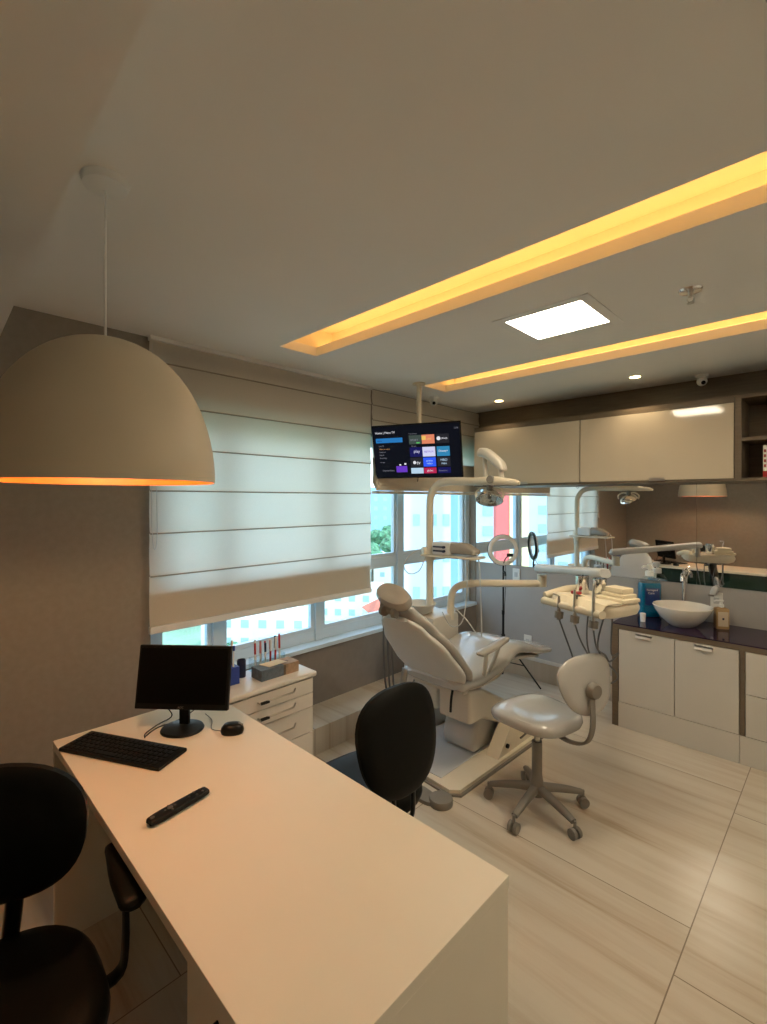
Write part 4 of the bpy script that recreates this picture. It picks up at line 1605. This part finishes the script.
# ------------------------------------------------------------ ring light
t = thing('ring_light_stand', (-2.28, 3.90, 0), 'selfie ring light on a black tripod by mirror wall', 'ring light')
rx, ry = -2.28, 3.90
rc = Vector((-2.28, 3.90, 1.19))
nr = Vector((.72, -.69, .05)).normalized()
Xr = Vector((0, 0, 1)).cross(nr).normalized()
Yr = nr.cross(Xr)
q = MB()
pts = [rc+(Xr*math.cos(2*PI*k/40)+Yr*math.sin(2*PI*k/40))*.12 for k in range(41)]
out = []
for k in range(40):
    a = 2*PI*k/40
    d_ = Xr*math.cos(a)+Yr*math.sin(a)
    out.append([rc+d_*(.122+.019*math.cos(2*PI*j/10))+nr*(.011*math.sin(2*PI*j/10)) for j in range(10)])
out.append(out[0])
q.rings(out, cap=False)
bmesh.ops.remove_doubles(q.b, verts=q.b.verts[:], dist=1e-5)
q.build('ring', M['whitep'], t)
q = MB()
out = []
for k in range(40):
    a = 2*PI*k/40
    d_ = Xr*math.cos(a)+Yr*math.sin(a)
    out.append([rc-nr*.012+d_*(.124+.02*math.cos(2*PI*j/8))+nr*(.010*math.sin(2*PI*j/8)) for j in range(8)])
out.append(out[0])
q.rings(out, cap=False)
q.build('ring_back', M['blackp'], t)
q = MB()
q.tube([rc-Yr*.14, (rx, ry, 1.02), (rx, ry, .98)], .008, 8)
q.tube([rc-Yr*.12+nr*.01, rc-Yr*.075+nr*.02+Xr*.015, rc-Yr*.05+nr*.02+Xr*.05], .005, 8)
q.box(rc-Yr*.045+nr*.02+Xr*.055, (.055, .03, .02), .004, R=basis(rc, Xr, Yr, nr).to_3x3())
q.tube([(rx, ry, 1.0), (rx+.03, ry-.02, .985), (rx+.04, ry-.03, .96)], .009, 8)
q.build('phone_clamp', M['blackm'], t)
q = MB()
q.tube([(rx, ry, .99), (rx, ry, .62)], .008, 10, smooth=False)
q.tube([(rx, ry, .64), (rx, ry, .60)], .014, 10, smooth=False)
q.tube([(rx, ry, .62), (rx, ry, .10)], .011, 10, smooth=False)
q.tube([(rx, ry, .42), (rx, ry, .36)], .018, 10, smooth=False)
q.build('pole', M['blackm'], t)
for a in (0, 2*PI/3, 4*PI/3):
    dx, dy = math.cos(a+.04), math.sin(a+.04)
    r_ = .36
    if dx < -.1:
        r_ = .12
    q = MB()
    zf = .005 if rx+dx*r_ > -2.46 else .175
    q.tube([(rx+dx*.015, ry+dy*.015, .38), (rx+dx*r_, ry+dy*r_, zf+.004)], .007, 8, smooth=False)
    q.tube([(rx, ry, .17), (rx+dx*r_*.55, ry+dy*r_*.55, .175)], .005, 8, smooth=False)
    q.build('leg', M['blackm'], t)
q = MB()
q.tube([rc-Yr*.13+Xr*.02, (rx+.05, ry-.04, .95), (rx+.05, ry-.05, .8), (rx+.02, ry-.02, .6)], .0025, 6)
q.build('power_cable', M['blackp'], t)

# ------------------------------------------------------------ outside
GZ = -24
M['gr'] = mat('street_green', (.22, .34, .22), .9, var=.5, scale=.05)
M['tree'] = mat('tree_leaves', (.10, .24, .13), .9, var=.6, scale=.8)
M['trunk'] = mat('tree_bark', (.12, .09, .06), .9)
M['tw_white'] = mat('pale_render', (.60, .72, .80), .8, var=.02, scale=.2)  # light facade colours stand in for haze in the distance
M['tw_blue'] = mat('pale_blue_render', (.30, .50, .72), .8, var=.03, scale=.2)
M['tw_red'] = mat('coral_render', (.75, .16, .15), .8, var=.02, scale=.2)
M['tw_yel'] = mat('pale_yellow_render', (.85, .74, .42), .8, var=.02, scale=.2)
M['tw_cream'] = mat('cream_render', (.74, .74, .68), .8, var=.05, scale=.2)
M['roofred'] = mat('red_tile_roof', (.55, .16, .10), .8, var=.2, scale=.5)
M['winb'] = mat('window_blue_glass', (.36, .52, .56), .2, var=.1)
q = MB()
q.b2(-900, -6, -500, 900, GZ-1, GZ)
struct(q.build('ground', M['gr']))


def at(u, d, z=0):
    p = (u-383.5)/477
    kx, ky = -.6997+.7145*p, .7145+.6997*p
    return kx*d, ky*d


FOOT = []


def block(cx, cy, ang, w_, d_, z1, m_, label, wins=None, roof=None, cat='building', nm='apartment_tower', group=None, z0=GZ):
    t = thing(nm, (cx, cy, z0), label, cat, group)
    R = Matrix.Rotation(ang, 3, 'Z')
    FOOT.append((cx, cy, math.hypot(w_, d_)/2+.5))
    q = MB()
    q.box((cx, cy, (z0+z1)/2), (w_, d_, z1-z0), 0, R=R)
    q.build('wall', m_, t)
    if wins:
        cols, zlist, ww, wh = wins
        proto_me = None
        for z in zlist:
            for c in cols:
                q = MB()
                p = Vector((cx, cy, 0))+R @ Vector((c, -d_/2, 0))
                q.box((p.x, p.y, z), (ww, .16, wh), 0, R=R)
                if proto_me is None:
                    o = q.build('window', M['winb'], t, loc=(p.x, p.y, z))
                    proto_me = o
                    o.parent = t
                    o.location = (p.x-cx, p.y-cy, z-z0)
                else:
                    q.b.free()
                    o = proto_me.copy()
                    COL.objects.link(o)
                    o.parent = t
                    o.location = (p.x-cx, p.y-cy, z-z0)
    if roof:
        q = MB()
        h = 2.2
        a = [R @ Vector(v) for v in ((-w_/2-.3, -d_/2-.3, 0), (w_/2+.3, -d_/2-.3, 0), (w_/2+.3, d_/2+.3, 0), (-w_/2-.3, d_/2+.3, 0), (-w_/4, 0, h), (w_/4, 0, h))]
        vs = [(cx+v.x, cy+v.y, z1+v.z) for v in a]
        q._add(vs, [(0, 1, 5, 4), (1, 2, 5), (2, 3, 4, 5), (3, 0, 4), (3, 2, 1, 0)])
        q.build('roof', M['roofred'], t)
    return t


# main tower seen beside the television: faces back towards the room
fa = math.radians(44.4)
x, y = at(434, 42)
zl = [-18+3*k for k in range(13)]
block(x, y, fa+.10, 6.0, 5, 24, M['tw_white'], 'pale tower block with small windows filling right window bay', ([-2.0, -.6, .5, 2.0], zl, .55, .95))
x, y = at(464, 36)
block(x, y, fa+.10, 1.5, 2.2, 25, M['tw_blue'], 'narrow pale blue tower face right of the pale block', None)
x, y = at(376, 210)
block(x, y, fa, 14, 12, 7, M['tw_blue'], 'blue distant tower low on the horizon left of pale block', ([-4, 0, 4], [-18+4*k for k in range(6)], 1.6, 1.8))
x, y = at(391, 240)
block(x, y, fa+.2, 14, 12, 12, M['tw_cream'], 'cream distant tower on the horizon nearest the pale block', ([-4, 0, 4], [-18+4*k for k in range(7)], 1.6, 1.8))
x, y = at(384, 150)
block(x, y, fa-.1, 12, 10, GZ+9, M['tw_cream'], 'low cream house among trees under the horizon', ([-4, 0, 4], [GZ+3, GZ+6], 1.4, 1.4))
x, y = at(388, 92)
block(x, y, fa+.3, 8, 7, GZ+4.5, M['tw_cream'], 'small house with red tiled roof below the transom', ([-2, 2], [GZ+2.5], 1.2, 1.2), roof=True, nm='house')
# low buildings seen below the blind
for k, (u, d, w_, h_, mm, lab) in enumerate(((175, 62, 12, 5, 'tw_cream', 'low flat cream building seen under the blind at far left'), (262, 84, 18, 6, 'tw_cream', 'wide flat white building seen under the blind behind the pens'), (305, 72, 13, 4, 'tw_white', 'pale building with flat roof seen right of the pens'), (345, 105, 16, 7, 'tw_cream', 'cream building near the blind right end'), (215, 120, 20, 8, 'tw_white', 'far pale building between the two low flat ones'), (285, 150, 22, 11, 'tw_white', 'farthest pale block behind the wide white building'))):
    x, y = at(u, d)
    n_ = int(w_/3)
    block(x, y, fa+random.uniform(-.2, .3), w_, 9, GZ+h_, M[mm], lab, ([-w_/2+1.5+3*i for i in range(n_)], [GZ+2+3*i for i in range(max(1, int(h_/3)))], 1.3, 1.3), nm='low_building')
# towers seen only through the mirror
def atm(u, d):
    x, y = at(u, d)
    return x, 8.4-y


def facing(x, y):
    return math.atan2(y, x)+PI/2


ax, ay = atm(499.5, 45)
fang = math.atan2(-(8.4-ay), -(-ax))
for (u0, u1, mm, lab) in ((495, 507.3, 'tw_red', 'coral red slice of facade reflected in the mirror'), (508.0, 527, 'tw_yel', 'pale yellow slice of facade reflected in the mirror')):
    x0, y0 = atm(u0, 46)
    x1, y1 = atm(u1, 46)
    a = math.atan2(y1-y0, x1-x0)
    wd = math.hypot(x1-x0, y1-y0)
    block((x0+x1)/2, (y0+y1)/2, a, wd, 1.2, 20, M[mm], lab, None, nm='painted_facade')
for k, (u, d, mm) in enumerate(((476, 75, 'tw_white'), (552, 80, 'tw_white'), (590, 95, 'tw_cream'))):
    x, y = atm(u, d)
    a = math.atan2(-y, -x)+PI/2
    block(x, y, a, 12, 7, 14, M[mm], ('pale block left of the red facade in mirror', 'pale block right of the yellow facade in mirror', 'cream block at the blind edge in mirror')[k], ([-4.5+3*i for i in range(4)], [-18+3*i for i in range(10)], 1.5, 1.5))


def tree(cx, cy, h_, r_, k, label, sparse=False):
    t = thing('leafy_tree' if not sparse else 'palm_tree', (cx, cy, GZ), label, 'tree', 'trees in the streets outside')
    q = MB()
    q.tube([(cx, cy, GZ), (cx+.2, cy, GZ+h_*.5), (cx, cy+.1, GZ+h_*.75)], [r_*.09, r_*.06, r_*.04], 8)
    q.build('trunk', M['trunk'], t)
    if sparse:
        q = MB()
        for i in range(22):
            a = i*2.399
            e = random.uniform(-.3, 1.0)
            L_ = r_
            p0 = Vector((cx, cy, GZ+h_*.75))
            d0 = Vector((math.cos(a), math.sin(a), 0))
            sdv = Vector((-d0.y, d0.x, 0))
            q.sweep([(*(p0+d0*L_*s+Vector((0, 0, L_*(e*s-.9*s*s)))), .05+.28*math.sin(PI*min(1, s+.1)), .02) for s in (0, .25, .5, .75, 1)], side=sdv, n=2, seg=6, smooth=2)
        q.build('fronds', M['tree'], t)
        return
    q = MB()
    rr = random.Random(k)
    for i in range(7):
        tb = bmesh.new()
        bmesh.ops.create_icosphere(tb, subdivisions=3, radius=1)
        c = Vector((cx+rr.uniform(-.5, .5)*r_, cy+rr.uniform(-.5, .5)*r_, GZ+h_*.72+rr.uniform(-.3, .4)*r_))
        s = r_*rr.uniform(.4, .65)
        vs = []
        for v in tb.verts:
            f = 1+rr.uniform(-.16, .16)
            vs.append(c+Vector((v.co.x*s*f, v.co.y*s*f, v.co.z*s*.8*f)))
        tb.verts.ensure_lookup_table()
        fs = [[v.index for v in f.verts] for f in tb.faces]
        tb.free()
        q._add(vs, fs)
    q.build('crown', M['tree'], t, ang=20)


tk = 0
spots = []
place = ('nearest', 'second nearest', 'third nearest', 'fourth nearest', 'fifth nearest', 'sixth nearest', 'seventh nearest', 'eighth nearest', 'farthest')
for k in range(9):
    spots.append((372+4*((k*5) % 7), 108+k*15, place[k]+' leafy green tree in the gap between blind and pale tower'))
for k in range(6):
    spots.append((326+(k*17) % 44, 66+k*14, place[k]+' leafy green tree behind the right end of the window strip'))
for k in range(6):
    spots.append((165+k*31, 98+(k*23) % 50, ('first', 'second', 'third', 'fourth', 'fifth', 'sixth')[k]+' leafy tree from the left in the strip under the wide blind'))
for (u, d, lab) in spots:
    th_, tr_ = random.uniform(6, 9), random.uniform(3, 4.5)
    if tk < 9:
        th_ += 10
        tr_ += .8
    x, y = at(u, d)
    while any(math.hypot(x-f_[0], y-f_[1]) < f_[2]+tr_*1.15 for f_ in FOOT):
        d += 2.5
        x, y = at(u, d)
    FOOT.append((x, y, tr_*1.1))
    tk += 1
    tree(x, y, th_, tr_, tk, lab)
x, y = at(241, 40)
tree(x, y, 17, 3.2, 99, 'feathery palm crown seen through glass right of the monitor', True)
